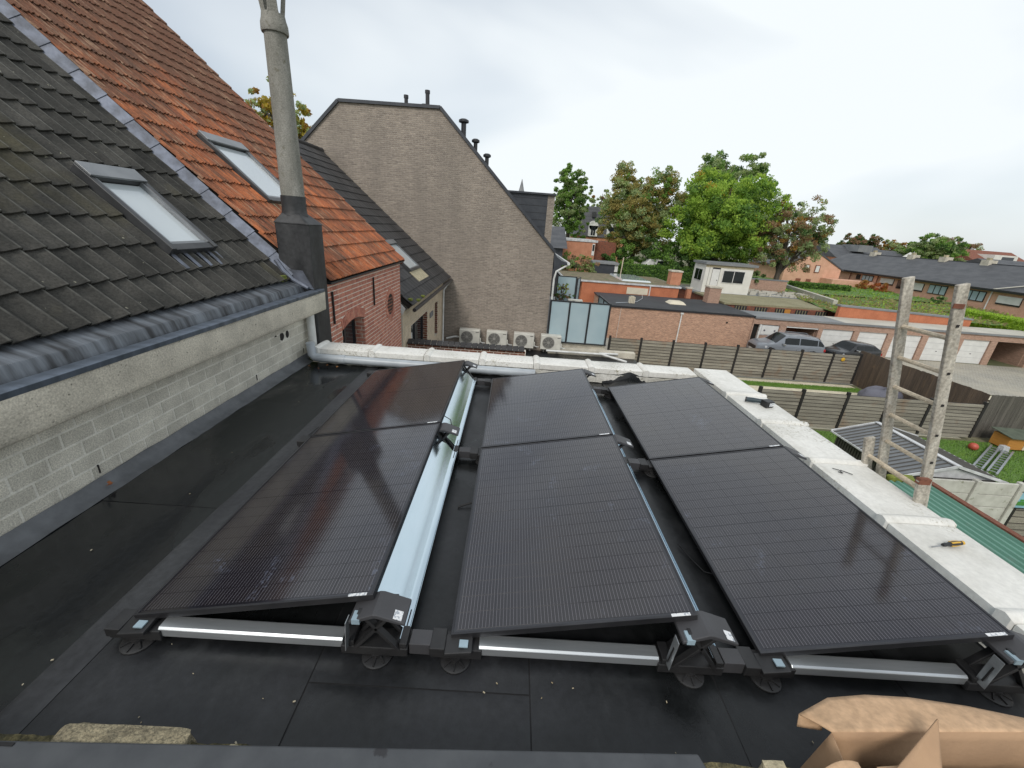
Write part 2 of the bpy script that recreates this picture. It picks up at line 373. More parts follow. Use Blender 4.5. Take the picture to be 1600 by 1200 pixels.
# far and right parapets with coping pieces
MB().box(-.95, 3.955, -.05, 4.38, 4.2, .135).build('parapet', 'white_dirty', EX)
MB().box(4.362, -.6, -.05, 4.72, 3.953, .135).build('parapet', 'white_dirty', EX)
def coping(x0, x1, y0, y1, along):
    # one cast piece: shallow crown, a raised collar at its end
    L = (x1-x0) if along == 'x' else (y1-y0); Wd = (y1-y0) if along == 'x' else (x1-x0)
    def fn(u, v):
        l = u*L; w = v*Wd
        h = .206+.004*math.sin(math.pi*min(max(v, 0), 1))
        c = max(0, 1-abs(l-.045)/.045)
        h += .026*math.sqrt(c) if c > 0 else 0
        if v < .02 or v > .98: h -= .004
        if 0 < u < 1: h += .0012*noise.noise((x0+l*5, y0+w*5, 1))
        ex = .012*(c > .05)*(1 if v > .5 else -1)*(1 if v < .02 or v > .98 else 0)
        return (x0+l, y0+w+ex, h) if along == 'x' else (x0+w+ex, y0+l, h)
    us = [0, .015, .03, .045, .06, .075, .09, .105, .12, .125, .3, .5, .75, 1]; vsx = [0, .02, .25, .5, .75, .98, 1]
    m = MB()
    for v in vsx:
        for u in us: m.v.append(fn(u, v))
    n = len(us)
    for j in range(len(vsx)-1):
        for i in range(n-1): m.f.append((j*n+i, j*n+i+1, (j+1)*n+i+1, (j+1)*n+i)); m.m.append(0)
    b = len(m.v)
    m.v += [(p[0], p[1], .137) for p in m.v[:]]
    N = len(vsx)
    ring = [i for i in range(n)]+[j*n+n-1 for j in range(1, N)]+[(N-1)*n+i for i in range(n-2, -1, -1)]+[j*n for j in range(N-2, 0, -1)]
    for k in range(len(ring)):
        a, c = ring[k], ring[(k+1) % len(ring)]; m.f.append((a, b+a, b+c, c)); m.m.append(0)
    m.f.append(tuple(b+a for a in ring)); m.m.append(0)
    return m
x = -.98
for k in range(8):
    x1 = min(x+.745, 4.32)
    if x1-x > .1: coping(x, x1-.006, 3.915, 4.255, 'x').build('coping_piece', 'white_paint', EX, smooth=True)
    x += .745
yy = -.58
for k in range(6):
    y1 = min(yy+.765, 3.905)
    coping(4.325, 4.80, yy, y1-.006, 'y').build('coping_piece', 'white_paint', EX, smooth=True)
    yy += .765
MB().prism([(4.325, 3.905), (4.80, 3.905), (4.80, 4.255), (4.325, 4.255)], 'z', .14, .207).build('coping_corner', 'white_paint', EX, bevel=.012)
# bunched membrane in the far right corner
def crump(u, v):
    x, y = 2.95+.75*u, 3.56+.36*v
    h = .10*max(0, 1-abs(u-.48)*2.6)*(.35+.65*v)+.012*noise.noise((x*9, y*9, 0))
    return (x, y, .012+max(0, h)+.09*(v > .92))
MB().sheet(crump, 22, 12).build('crumpled_membrane', 'membrane', EX, smooth=True, fix=False)
def mort(u, v):
    y = 3.9-4.4*u; pr = [(4.27, .01), (4.29, .05), (4.312, .10), (4.322, .136)]
    xx, zz = pr[round(v*3)]; k = .006*noise.noise((y*9, v*3, 5))+.004*noise.noise((y*31, v*3, 5))
    return (xx+k, y, zz+k)
MB().sheet(mort, 140, 3).build('parapet_render', 'white_dirty', EX, smooth=True, fix=False)
def mort2(u, v):
    x = -.9+5.2*u; pr = [(3.90, .01), (3.905, .06), (3.91, .13)]
    yy_, zz = pr[round(v*2)]; k = .014*noise.noise((x*11, v*3, 9))
    return (x, yy_-abs(k), zz+k)
MB().sheet(mort2, 160, 2).build('parapet_render', 'white_dirty', EX, smooth=True, fix=False)

pp = thing('drain_pipe', 'round grey plastic pipe lying along the foot of the far white parapet', 'pipe', (0, 3.8, .08))
MB().tube([(-.98, 3.86, .30), (-.965, 3.855, .14), (-.93, 3.85, .105), (-.86, 3.845, .10), (-.4, 3.84, .10), (.6, 3.835, .098), (1.5, 3.832, .097), (2.02, 3.83, .096)], .055, 16).build('pipe_run', 'pvc_grey', pp, smooth=True)
MB().tube([(-.60, 3.842, .10), (-.52, 3.842, .10)], .062, 16).build('pipe_collar', 'pvc_grey', pp, smooth=True)
dp = thing('downpipe', 'pale round downpipe between concrete beam end and flat roof', 'downpipe', (-1.07, 4.14, .1))
MB().tube([(-1.08, 4.14, .66), (-1.075, 4.13, .40), (-1.06, 4.10, .16)], .052, 14).build('pipe', 'pvc_white', dp, smooth=True)
MB().tube([(-1.06, 4.10, .17), (-1.05, 4.06, .10), (-1.0, 3.98, .06)], .066, 14).build('shoe', 'moss', dp, smooth=True)

# near low wall: mortar, stones, dark grey sheet coping
NW = thing('garden_wall', 'rubble wall head with dark grey metal coping at the near roof edge', 'wall', (1.5, -.9, .0))
def soil(u, v):
    x, y = -1.2+6*u, -1.05+.60*v
    return (x, y, .145+.045*min(1, max(0, (x-2.3)/.15))+.022*noise.noise((x*7, y*7, 0))+.012*noise.noise((x*23, y*23, 4))-.14*(v > .97))
MB().sheet(soil, 220, 18).build('mortar_bed', 'soil_moss', NW, smooth=True, fix=False)
def rock(x0, x1, y0, y1, z0, z1, seed, rr=.25):
    bm = bmesh.new(); bmesh.ops.create_cube(bm, size=2); bmesh.ops.bevel(bm, geom=bm.edges[:], offset=rr, segments=2, affect='EDGES', profile=.6)
    bmesh.ops.subdivide_edges(bm, edges=bm.edges[:], cuts=1, use_grid_fill=True)
    m = MB(); bm.verts.ensure_lookup_table()
    for vt in bm.verts:
        p = vt.co*(1+.16*noise.noise(vt.co*1.1+Vector((seed, 0, 0)))+.06*noise.noise(vt.co*4+Vector((seed, 2, 0))))
        m.v.append(((x0+x1)/2+p.x*(x1-x0)/2, (y0+y1)/2+p.y*(y1-y0)/2, (z0+z1)/2+p.z*(z1-z0)/2))
    for f in bm.faces: m.f.append(tuple(q.index for q in f.verts)); m.m.append(0)
    bm.free(); return m
rock(.19, .635, -.64, -.46, .05, .192, 3, .25).build('rubble_stone', 'stone_yellow', NW, smooth=True)
for k, (a, b, c, dd) in enumerate([(.70, .735, -.56, .15), (.76, .83, -.56, .158), (.95, 1.02, -.555, .152), (2.50, 2.60, -.60, .222), (2.63, 2.71, -.55, .228), (2.75, 2.85, -.60, .218), (2.66, 2.74, -.74, .22), (2.50, 2.58, -.76, .215)]):
    rock(a, b, c-.09, c+.075, .10, dd, 10+k).build('rubble_stone', 'stone_pale', NW, smooth=True)
MB().prism([(-1.3, -1.2), (2.55, -1.2), (2.50, -.70), (2.42, -.458), (.0, -.533), (-1.3, -.575)], 'z', .175, .20).build('metal_coping', 'coping_grey', NW, bevel=.006)
for a, b in ((2.13, 2.40), (-.10, .10)): MB().box(a, -.548, .2005, b, -.538, .2035).build('coping_slot', 'deck_dark', NW)

# ================================================================ solar array
PITCH, TILT, ZL, PL, PW, GAP = 1.46433, .194705, .12, 1.722, 1.134, .0178
def cell_mesh():
    return MB().box(-.0895, -.0456, -.0006, .0895, .0456, 0).mesh('cell', 'solar_cell')
CELL = cell_mesh()
rows = ['left row', 'middle row', 'right row']; ends = ['nearest the camera', 'at the far parapet']
def make_panel():
    t = thing('solar_panel', 'x', 'solar panel', (0, 0, ZL), 'black framed solar panels on the flat roof', local=True, rot=(0, -TILT, 0))
    w = .011
    for a in ((0, 0, PW, w), (0, PL-w, PW, PL), (0, w, w, PL-w), (PW-w, w, PW, PL-w)):
        MB().box(a[0], a[1], -.032, a[2], a[3], 0).build('frame_rail', 'frame_black', t, bevel=.0012)
    MB().box(w, w, -.008, PW-w, PL-w, -.0028).build('laminate', 'laminate', t)
    for s in (0, 1): MB().box(.03, .1+s*1.3, -.031, PW-.03, .14+s*1.3, -.012).build('back_rail', 'frame_black', t)
    cw = (PW-2*w-.022)/6; ch = (PL-2*w-.030)/18
    for i in range(6):
        for j in range(18):
            piece('cell', CELL, t, (w+.011+cw*(i+.5), w+.012+ch*(j+.5)+(.006 if j > 8 else 0), -.0020))
    MB().box(PW-.115, .001, .0004, PW-.03, .016, .0012).build('serial_label', 'sticker', t)
    return t
P0 = make_panel()
for r in range(3):
    for j in range(2):
        o = P0 if (r, j) == (0, 0) else copy_tree(P0)
        o.location = (r*PITCH, j*(PL+GAP), ZL)
        o['label'] = 'tilted black solar panel in the %s, %s' % (rows[r], ends[j])

def mount(name_lbl, y0, first):
    t = thing('mounting_rail', 'black plastic and aluminium mounting rail %s' % name_lbl, 'mounting rail', (0, y0, 0), 'mounting rails under the panels', local=True)
    for r in range(3):
        X = r*PITCH
        MB().prism([(-.040, .048), (.032, .048), (.032, .092), (.024, .098), (-.030, .098), (-.040, .090)], 'x', X+.135, X+.975).build('aluminium_channel', 'aluminium', t, bevel=.003)
        # low clamp under the bottom edge of the panel
        m = MB().box(X-.085, -.05, .032, X+.15, .045, .088)
        m.box(X-.09, -.058, .05, X-.02, .05, .098); m.hexa([(X-.02, -.075, .075), (X+.105, -.075, .092), (X+.105, .02, .092), (X-.02, .02, .075), (X-.02, -.075, .092), (X+.105, -.075, .112), (X+.105, .02, .118), (X-.02, .02, .098)])
        m.build('low_clamp', 'plastic_black', t, bevel=.004)
        MB().box(X+.045, -.055, .1125, X+.085, -.02, .119).build('panel_clip', 'clip', t)
        if r: MB().box(X-.185, -.042, .034, X-.088, .036, .098).build('link_bar', 'plastic_grey', t, bevel=.003)
        # foot discs
        for fx in (X+.03, X+1.13):
            m = MB().lathe((fx, -.035, .004), [(.07, 0), (.07, .007), (.062, .011), (.028, .013), (.028, .03)], 22)
            for q in range(8):
                a = q*math.pi/4; m.bar((fx, -.035, .022), (fx+.064*math.cos(a), -.035+.064*math.sin(a), .014), .006, .012)
            m.build('foot_disc', 'plastic_black', t, smooth=True)
        # tower under the raised edge
        tw = MB().box(X+.97, -.055, .030, X+1.275, .05, .078)
        tw.box(X+.985, -.05, .078, X+1.03, .045, .105).box(X+1.235, -.05, .078, X+1.27, .045, .105)
        tw = tw.build('tower_base', 'plastic_black', t, bevel=.004)
        m = MB()
        for yy in (-.045, .04):
            m.bar((X+1.035, yy, .07), (X+1.205, yy, .285), .016, .030, (0, 1, 0)); m.bar((X+1.235, yy, .07), (X+1.075, yy, .285), .016, .030, (0, 1, 0))
            m.bar((X+1.06, yy, .285), (X+1.215, yy, .285), .014, .03, (0, 1, 0))
        m.bar((X+1.135, -.045, .175), (X+1.135, .04, .175), .018, .03); m.bar((X+1.21, -.045, .27), (X+1.21, .04, .27), .02, .02)
        m.build('tower_strut', 'plastic_black', t, bevel=.002)
        c = MB().prism([(X+1.03, .272), (X+1.135, .318), (X+1.155, .318), (X+1.275, .278), (X+1.275, .262), (X+1.145, .298), (X+1.03, .255)], 'y', -.085, .045).build('tower_cap', 'plastic_grey', t, bevel=.004)
        MB().hexa([(X+1.222, -.078, .2968), (X+1.258, -.078, .2848), (X+1.258, -.032, .2848), (X+1.222, -.032, .2968), (X+1.222, -.078, .2982), (X+1.258, -.078, .2862), (X+1.258, -.032, .2862), (X+1.222, -.032, .2982)]).build('cap_label', 'sticker', c)
        MB().box(X+1.045, -.0885, .262, X+1.08, -.04, .288).build('panel_clip', 'clip', t)
        # slotted aluminium arms
        for (xa, za, xb, zb) in ((X+1.045, .255, X+1.005, .085),):
            m = MB().bar((xa-.03, -.06, za), (xb-.0, -.06, zb), .045, .003, (1, 0, .2)).build('slotted_arm', 'aluminium', t)
            MB().bar((xa-.036, -.0635, za-.05), (xb-.006, -.0635, zb+.03), .007, .003, (1, 0, .2)).build('arm_slot', 'deck_dark', m)
    # ribbed cable duct ends
    return t
mount('nearest the camera', 0.0, True); mount('under the joint between near and far panels', PL+GAP/2, False); mount('beside the far parapet', 2*PL+GAP, False)

# wind deflectors: folded sheet behind each raised edge
def deflector(r, j):
    X = r*PITCH; y0 = .035+j*(PL+GAP); y1 = y0+PL-.08
    lbl = 'bright folded metal wind deflector behind the %s, %s' % (rows[r], ends[j])
    t = thing('wind_deflector', lbl, 'wind deflector', (X+1.2, y0, .1), 'wind deflectors behind the rows')
    pr = [(.985, .262), (1.00, .272), (1.03, .268), (1.065, .253), (1.10, .231), (1.135, .204), (1.17, .173), (1.20, .142), (1.228, .108), (1.236, .101), (1.262, .098), (1.268, .108)]
    m = MB(); n = len(pr)
    def off(k):
        a = pr[max(k-1, 0)]; b = pr[min(k+1, n-1)]; d = Vector((b[0]-a[0], b[1]-a[1])).normalized(); return Vector((-d.y, d.x))*-.0016
    sec = [(p[0], p[1]) for p in pr]+[(pr[k][0]+off(k).x, pr[k][1]+off(k).y) for k in range(n-1, -1, -1)]
    ny = 16
    for i in range(ny+1):
        y = y0+(y1-y0)*i/ny; w = .0
        for (a, b) in sec: m.v.append((X+a, y, b+w*(.1 < b < .3)))
    q = len(sec)
    for i in range(ny):
        for k in range(q): m.f.append((i*q+k, i*q+(k+1) % q, (i+1)*q+(k+1) % q, (i+1)*q+k)); m.m.append(0)
    m.f.append(tuple(range(q))); m.m.append(0); m.f.append(tuple(ny*q+k for k in range(q))); m.m.append(0)
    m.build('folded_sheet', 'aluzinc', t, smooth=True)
    for s, ya in ((-1, y0), (1, y1)):      # slotted end tabs hooked on the towers
        yb = ya+s*.055
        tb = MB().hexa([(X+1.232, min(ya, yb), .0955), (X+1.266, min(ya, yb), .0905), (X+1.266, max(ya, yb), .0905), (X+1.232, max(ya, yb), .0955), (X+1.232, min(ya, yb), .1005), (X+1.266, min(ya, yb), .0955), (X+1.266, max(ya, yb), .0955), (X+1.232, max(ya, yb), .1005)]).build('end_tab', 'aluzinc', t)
        MB().hexa([(X+1.247, ya-.10*(s > 0), .1000), (X+1.252, ya-.10*(s > 0), .1000), (X+1.252, ya+.10*(s < 0), .1000), (X+1.247, ya+.10*(s < 0), .1000), (X+1.247, ya-.10*(s > 0), .1030), (X+1.252, ya-.10*(s > 0), .1030), (X+1.252, ya+.10*(s < 0), .1030), (X+1.247, ya+.10*(s < 0), .1030)]).build('tab_slot', 'deck_dark', tb)
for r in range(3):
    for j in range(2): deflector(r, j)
# cables
def cable(lbl, pts, rad=.004):
    MB().tube(pts, rad, 6).build('cable', 'rubber', smooth=True, label=lbl, cat='cable')
cable('short black cable with plug lying between left and middle rows', [(1.36, 1.06, .012), (1.40, 1.08, .02), (1.46, 1.10, .03), (1.52, 1.13, .05)], .007)
cable('thin black cable looped along the low edge of the left row', [(-.02, 1.62, .10), (-.06, 1.70, .03), (-.13, 1.82, .012), (-.10, 2.05, .02), (.0, 2.1, .09)])
cable('thin black cable hanging behind the left row at its middle joint', [(1.10, 1.95, .30), (1.17, 1.93, .27), (1.20, 1.86, .20), (1.18, 1.80, .24)])
cable('black cable at the foot of the right row near the middle rail', [(2.86, .82, .02), (2.90, .70, .015), (2.93, .58, .03), (2.99, .5, .08)])
# bits of grit and leaf litter
m = MB()
for k in range(70):
    x, y = random.uniform(-1.0, 4.2), random.choice([random.uniform(-.5, -.1), random.uniform(-.4, 3.8)])
    if y > .0 and not (x < -.1): continue
    s = random.uniform(.002, .006); a = random.uniform(0, 3)
    m.bar((x, y, .008), (x+s*2*math.cos(a), y+s*2*math.sin(a), .009), s, s*.6)
m.build('roof_grit', 'debris', label='pale grit and chips scattered over the black roof', cat='grit', kind='stuff')
m = MB()
for (x, y, s) in ((-1.06, 1.02, .03), (-.95, 3.72, .02), (-.8, 3.65, .018), (-.75, 3.8, .02), (-.6, 3.75, .02), (2.05, 3.8, .03), (2.1, 3.78, .03)):
    for q in range(2):
        a = random.uniform(0, 6); m.add([(x+s*math.cos(a+b)*l, y+s*math.sin(a+b)*l, .012+.012*q+.01*random.random()+(.03 if x < -1 else 0)) for b, l in ((0, 1), (1.2, .5), (3.1, 1), (4.4, .5))], [(0, 1, 2, 3)])
m.build('dead_leaves', 'leaf_dry', label='few rust brown dead leaves lying at the roof edges', cat='leaves', kind='stuff')
# ================================================================ houses on the left
G = -5.4
CAMP = Vector((1.6376, -1.3638, 1.9127))
brick('grey_brick', (.36, .305, .25), (.25, .21, .175), (.38, .335, .29), .215, .062, .010, bump=.9, var=.45, stain=(.20, .175, .15))
brick('far_brick', (.30, .115, .060), (.22, .085, .05), (.30, .24, .19), .21, .065, .012, var=.4)
M('red_brick', (.56, .235, .165), (.41, .15, .108), rough=.9, scale=7, lo=.4, hi=.6, bump=.5, bscale=70, fine=.4, c3=(.60, .35, .26), s3=9, lo3=.55, hi3=.7)
M('brown_brick', (.25, .085, .05), (.13, .06, .04), rough=.9, scale=6, bump=.5, bscale=70, fine=.4)
M('lime_mortar', (.78, .72, .64), (.66, .60, .52), rough=.95, scale=8, bump=.4, bscale=60, fine=.3)
M('pale_brick', (.66, .54, .39), (.52, .42, .30), rough=.9, scale=6, lo=.35, hi=.65, bump=.4, bscale=50, fine=.35)
M('pale_mortar', (.66, .60, .50), (.56, .50, .42), rough=.95)
M('iron', (.02, .017, .016), rough=.8)
M('render_white', (.66, .66, .65), (.55, .55, .53), rough=.8, scale=3, fine=.1)
M('slate_metal', (.040, .045, .055), (.055, .06, .07), rough=.45, scale=3, metal=.2)
M('slate_roof', (.055, .058, .065), (.085, .088, .095), rough=.6, scale=.8, stretch=(1, 1, 4), bump=.3, bscale=8, fine=.2)
glass('window_glass'); M('window_white', (.72, .72, .70), rough=.5); M('window_dark', (.025, .026, .03), rough=.4)
M('stone_sill', (.24, .24, .24), rough=.8)

class Slope:
    def __init__(s, xe, ze, m): s.e = Vector((xe, 0, ze)); a = math.atan(m); s.ey = Vector((-math.cos(a), 0, math.sin(a))); s.n = Vector((math.sin(a), 0, math.cos(a))); s.ex = Vector((0, 1, 0)); s.rot = Matrix((s.ex, s.ey, s.n)).transposed().to_euler()
    def P(s, y, l, h=0): return s.e+s.ex*y+s.ey*l+s.n*h
    def at(s, x): return (s.e.x-x)/-s.ey.x
    def slab(s, y0, y1, l0, l1, h0, h1, mb=None):
        mb = mb or MB(); P = s.P
        return mb.hexa([P(y0, l0, h0), P(y1, l0, h0), P(y1, l1, h0), P(y0, l1, h0), P(y0, l0, h1), P(y1, l0, h1), P(y1, l1, h1), P(y0, l1, h1)])
def tile_mesh(name, mat, prof, L, thick, lift):
    m = MB(); n = len(prof)
    for l, up in ((0, lift), (L, 0)):
        for (u, h) in prof: m.v.append((u, l, h+up+thick))
    for l, up in ((0, lift), (L, 0)):
        for (u, h) in prof: m.v.append((u, l, h+up))
    for i in range(n-1):
        m.f.append((i, i+1, n+i+1, n+i)); m.f.append((2*n+i, i, i+1, 2*n+i+1)[::-1] if False else (2*n+i, 2*n+i+1, i+1, i))
        m.m += [0, 0]
    m.f.append((0, n, 3*n, 2*n)); m.f.append((n-1, 3*n-1, 4*n-1, 2*n-1)); m.m += [0, 0]
    return m.mesh(name, mat, smooth=True, fix=False)
def lay(sl, parent, name, me, w, expo, ny, y0, nl, l0, skip, limit=300, jitter=.004):
    spots = []
    for j in range(nl):
        for i in range(ny):
            y, l = y0+i*w+random.uniform(-jitter, jitter), l0+j*expo+random.uniform(-jitter, jitter)
            if skip(y, y+w, l, l+expo): continue
            spots.append(((sl.P(y+w/2, l+expo/2)-CAMP).length, y, l))
    spots.sort()
    for d, y, l in spots[:limit]:
        r = sl.rot.copy(); piece(name, me, parent, sl.P(y, l, random.uniform(0, .003)), r)
    if len(spots) > limit:
        m = MB(); mw = Matrix((sl.ex, sl.ey, sl.n)).transposed()
        vs = [v.co.copy() for v in me.vertices]; fs = [tuple(p.vertices) for p in me.polygons]
        for d, y, l in spots[limit:]:
            o = sl.P(y, l); m.add([mw @ v+o for v in vs], fs)
        q = m.build(name+'_field', me.materials[0], parent, smooth=True, fix=False); q['kind'] = 'stuff'
def skylight(sl, parent, y0, y1, l0, l1, h=.09, glassm='roof_glass', hood=True):
    w = .055
    fr = sl.slab(y0, y0+w, l0, l1, -.02, h); sl.slab(y1-w, y1, l0, l1, -.02, h, fr); sl.slab(y0+w, y1-w, l0, l0+w*1.4, -.02, h*.9, fr); sl.slab(y0+w, y1-w, l1-w*2.6, l1, -.02, h, fr)
    fr = fr.build('skylight', 'frame_grey', parent, bevel=.006)
    s2 = sl.slab(y0+w+.012, y1-w-.012, l0+w*1.4+.012, l1-w*2.6-.01, -.01, h*.62).build('glass_pane', glassm, fr)
    m = sl.slab(y0+w, y0+w+.022, l0+w*1.4, l1-w*2.6, .0, h*.95); sl.slab(y1-w-.022, y1-w, l0+w*1.4, l1-w*2.6, .0, h*.95, m); sl.slab(y0+w+.022, y1-w-.022, l0+w*1.4, l0+w*1.4+.03, .0, h*.86, m)
    m.build('sash', 'frame_light', fr)
    if hood: sl.slab(y0+.012, y1-.012, l1-w*2.7, l1+.012, h, h+.022).build('hood', 'frame_light', fr, bevel=.004)
    return fr

# ---------------- dark tiled house
DH = thing('dark_tiled_house', 'house wing with mossy dark concrete roof tiles above a pale block wall', 'house', (-3, 1.8, G))
MB().box(-6.5, -1.6, G, -1.17, 4.27, .62).build('wall_core', 'block_mortar', DH)
BW = MB().box(-1.169, -.6, -.02, -1.1565, 4.19, .615).build('mortar_bed', 'block_mortar', DH)
blk = MB().box(0, 0, 0, .0030, .1990, .0910).mesh('block', 'block')
for r in range(6):
    z = .066+r*.1068; y = -.7+(.108 if r % 2 else 0)
    while y < 4.17:
        z1 = z+.0955
        if z1 < .62 and not (r == 3 and 3.33 < y < 3.62):
            o = piece('block', blk, DH, (-1.1562, y, z), (0, 0, random.uniform(-.004, .004)))
            if y+.2035 > 4.19: o.scale = (1, (4.19-y)/.2035, 1)
        y += .2155
m = MB()
for yc, ry in ((3.40, .035), (3.53, .055), (3.66, .04)): m.add([(-1.1548, yc+ry*math.cos(a*math.pi/6), .445+.05*math.sin(a*math.pi/6)+.006*random.random()) for a in range(12)], [tuple(range(12))])
m.build('broken_vent_hole', 'iron', DH)
for yy in (1.06, 2.92, 4.0): MB().box(-1.1556, yy, .10, -1.1478, yy+.008, .165).build('weep_slot', 'iron', DH)
bp = [(-1.168, .628), (-1.06, .605), (-1.015, .612), (-1.0, .635), (-1.0, .87), (-1.012, .895), (-1.085, .895), (-1.092, .84), (-1.168, .84)]
def beam(u, v):
    n = len(bp); k = v*(n-1); i = min(int(k), n-2); f = k-i
    x = bp[i][0]*(1-f)+bp[i+1][0]*f; z = bp[i][1]*(1-f)+bp[i+1][1]*f; y = -1.6+6.07*u
    w = .012*noise.noise((y*2.3, z*5, 1))+.004*noise.noise((y*15, z*15, 2)); return (x+w*(x > -1.1), y, z+w*.6)
mb = MB().sheet(beam, 170, 18); e = [mb.v[j*171+170] for j in range(19)]; mb.add(e, [tuple(range(19))])
mb.build('concrete_beam', 'concrete', DH, smooth=True, fix=False)
gp = [(-.992, .872), (-.988, .908), (-.998, .914), (-1.105, .912), (-1.118, .905), (-1.128, .862), (-1.185, .858), (-1.212, .955), (-1.222, .968), (-1.34, 1.006), (-1.47, 1.055)]
def gut(u, v):
    n = len(gp); i = round(v*(n-1)); x, z = gp[i]; y = -1.6+6.06*u
    return (x, y, z+(.006*noise.noise((y*3, i, 0)) if i > 6 else .0015*noise.noise((y*2, i, 0))))
MB().sheet(lambda u, v: gut(u, v*4/10), 90, 4).build('gutter_edge', 'zinc', DH, smooth=True, fix=False)
MB().sheet(lambda u, v: gut(u, .4+v*.4), 90, 4).build('gutter_channel', 'zinc_streak', DH, smooth=True, fix=False)
MB().sheet(lambda u, v: gut(u, .8+v*.2), 180, 2).build('eave_flashing', 'zinc_streak', DH, smooth=True, fix=False)
SD = Slope(-1.385, 1.005, .93)
SD.slab(-1.6, 4.22, .05, 7, -.06, -.012).build('roof_underlay', 'felt', DH)
pr1 = []
for k in range(2):
    b = k*.1625
    pr1 += [(b+.0, .001), (b+.05, .005), (b+.10, .019), (b+.128, .031), (b+.142, .033), (b+.152, .028), (b+.159, .006)]
pr1.append((.330, .001))
TD = tile_mesh('roof_tile', 'tile_dark', pr1, .42, .016, .030)
ey = .3417
def skD(y0, y1, l0, l1): return (2.7 < y0 < 3.3 and .6 < l0 < 1.2)
lay(SD, DH, 'roof_tile', TD, .325, ey, 14, -.125, 14, 0, skD)
SK = skylight(SD, DH, 2.80, 3.45, .54, 1.56, .14)
mm = MB()
for k in range(9):
    y = 2.74+k*.085; SD.slab(y, y+.05, .36, .55, .045+.008*(k % 2), .052+.008*(k % 2), mm); SD.slab(y+.05, y+.085, .38, .55, .035, .043, mm)
mm.build('skylight_apron', 'lead', DH, bevel=.004)
# half tiles beside the skylight are filled by narrow pieces of the same tile
lea = MB()
for k in range(16):
    l0 = .02+k*.345
    mm = MB(); P = SD.P
    mm.hexa([P(4.245, l0, .058), P(4.335, l0, .175), P(4.335, l0+.37, .163), P(4.245, l0+.37, .048), P(4.242, l0, .066), P(4.332, l0, .183), P(4.332, l0+.37, .168), P(4.242, l0+.37, .053)])
    mm.build('lead_flashing', 'lead', DH, bevel=.003)
rock(-1.50, -1.36, 4.06, 4.22, 1.02, 1.10, 55, .4).build('moss_cushion', 'moss', DH, smooth=True)
mm = MB(); mm.tube([(-1.52, 4.27, 1.28), (-1.42, 4.24, 1.15), (-1.32, 4.26, 1.04), (-1.22, 4.27, .98), (-1.12, 4.25, .94)], [.03, .035, .03, .03, .02], 6); mm.build('lead_scrap', 'lead', DH, smooth=True)

# ---------------- chimney
CH = thing('clad_chimney', 'black felt clad chimney with tall grey flue pipe beside the orange roof', 'chimney', (-1.28, 4.5, 0))
mb = MB().box(-1.50, 4.302, -.02, -1.06, 4.72, 1.76); mb.build('stack', 'bitumen_clad', CH, bevel=.02)
mb = MB().hexa([(-1.52, 4.285, 1.742), (-1.04, 4.285, 1.742), (-1.04, 4.74, 1.742), (-1.52, 4.74, 1.742), (-1.43, 4.37, 1.87), (-1.20, 4.37, 1.87), (-1.20, 4.65, 1.87), (-1.43, 4.65, 1.87)])
mb.build('shoulder', 'bitumen_clad', CH, bevel=.02)
MB().box(-1.20, 4.294, .9, -1.055, 4.301, 1.73).build('felt_lap', 'bitumen_clad', CH)
MB().lathe((-1.32, 4.51, 1.84), [(.165, 0), (.152, .05), (.148, .10), (.150, .24)], 22).build('collar', 'bitumen_clad', CH, smooth=True)
FX = (-1.32, 4.51, 2.06)
MB().lathe(FX, [(.141, 0), (.139, .2), (.128, .9), (.120, 1.72), (.121, 1.80)], 26).build('flue_pipe', 'fibre_cement', CH, smooth=True)
MB().lathe((FX[0], FX[1], FX[2]+1.74), [(.141, 0), (.146, .015), (.143, .09), (.128, .14), (.122, .18)], 26).build('socket', 'fibre_cement', CH, smooth=True)
for a in (27, 147, 207, 297):
    a = R(a); c, sn = math.cos(a), math.sin(a); z0 = FX[2]+1.84
    m = MB(); tn = Vector((-sn, c, 0)); rd = Vector((c, sn, 0)); b = Vector((FX[0], FX[1], z0))
    for h, wd, ro in ((0, .075, .065), (.10, .055, .075), (.30, .042, .105), (.62, .036, .15)):
        for sg, rr in ((-1, 0), (1, 0), (1, .045), (-1, .045)): m.v.append(tuple(b+rd*(ro+rr)+tn*sg*wd+Vector((0, 0, h))))
    for i in range(3):
        for k in range(4): m.f.append((i*4+k, i*4+(k+1) % 4, i*4+4+(k+1) % 4, i*4+4+k)); m.m.append(0)
    m.f += [(0, 1, 2, 3), (12, 13, 14, 15)]; m.m += [0, 0]
    m.build('cowl_fin', 'fibre_cement', CH, bevel=.008)
MB().hexa([(-1.40, 4.28, .98), (-1.06, 4.28, .92), (-1.06, 4.30, .92), (-1.40, 4.30, .98), (-1.44, 4.288, 1.17), (-1.19, 4.288, 1.16), (-1.19, 4.299, 1.16), (-1.44, 4.299, 1.17)]).build('base_flashing', 'lead', CH)

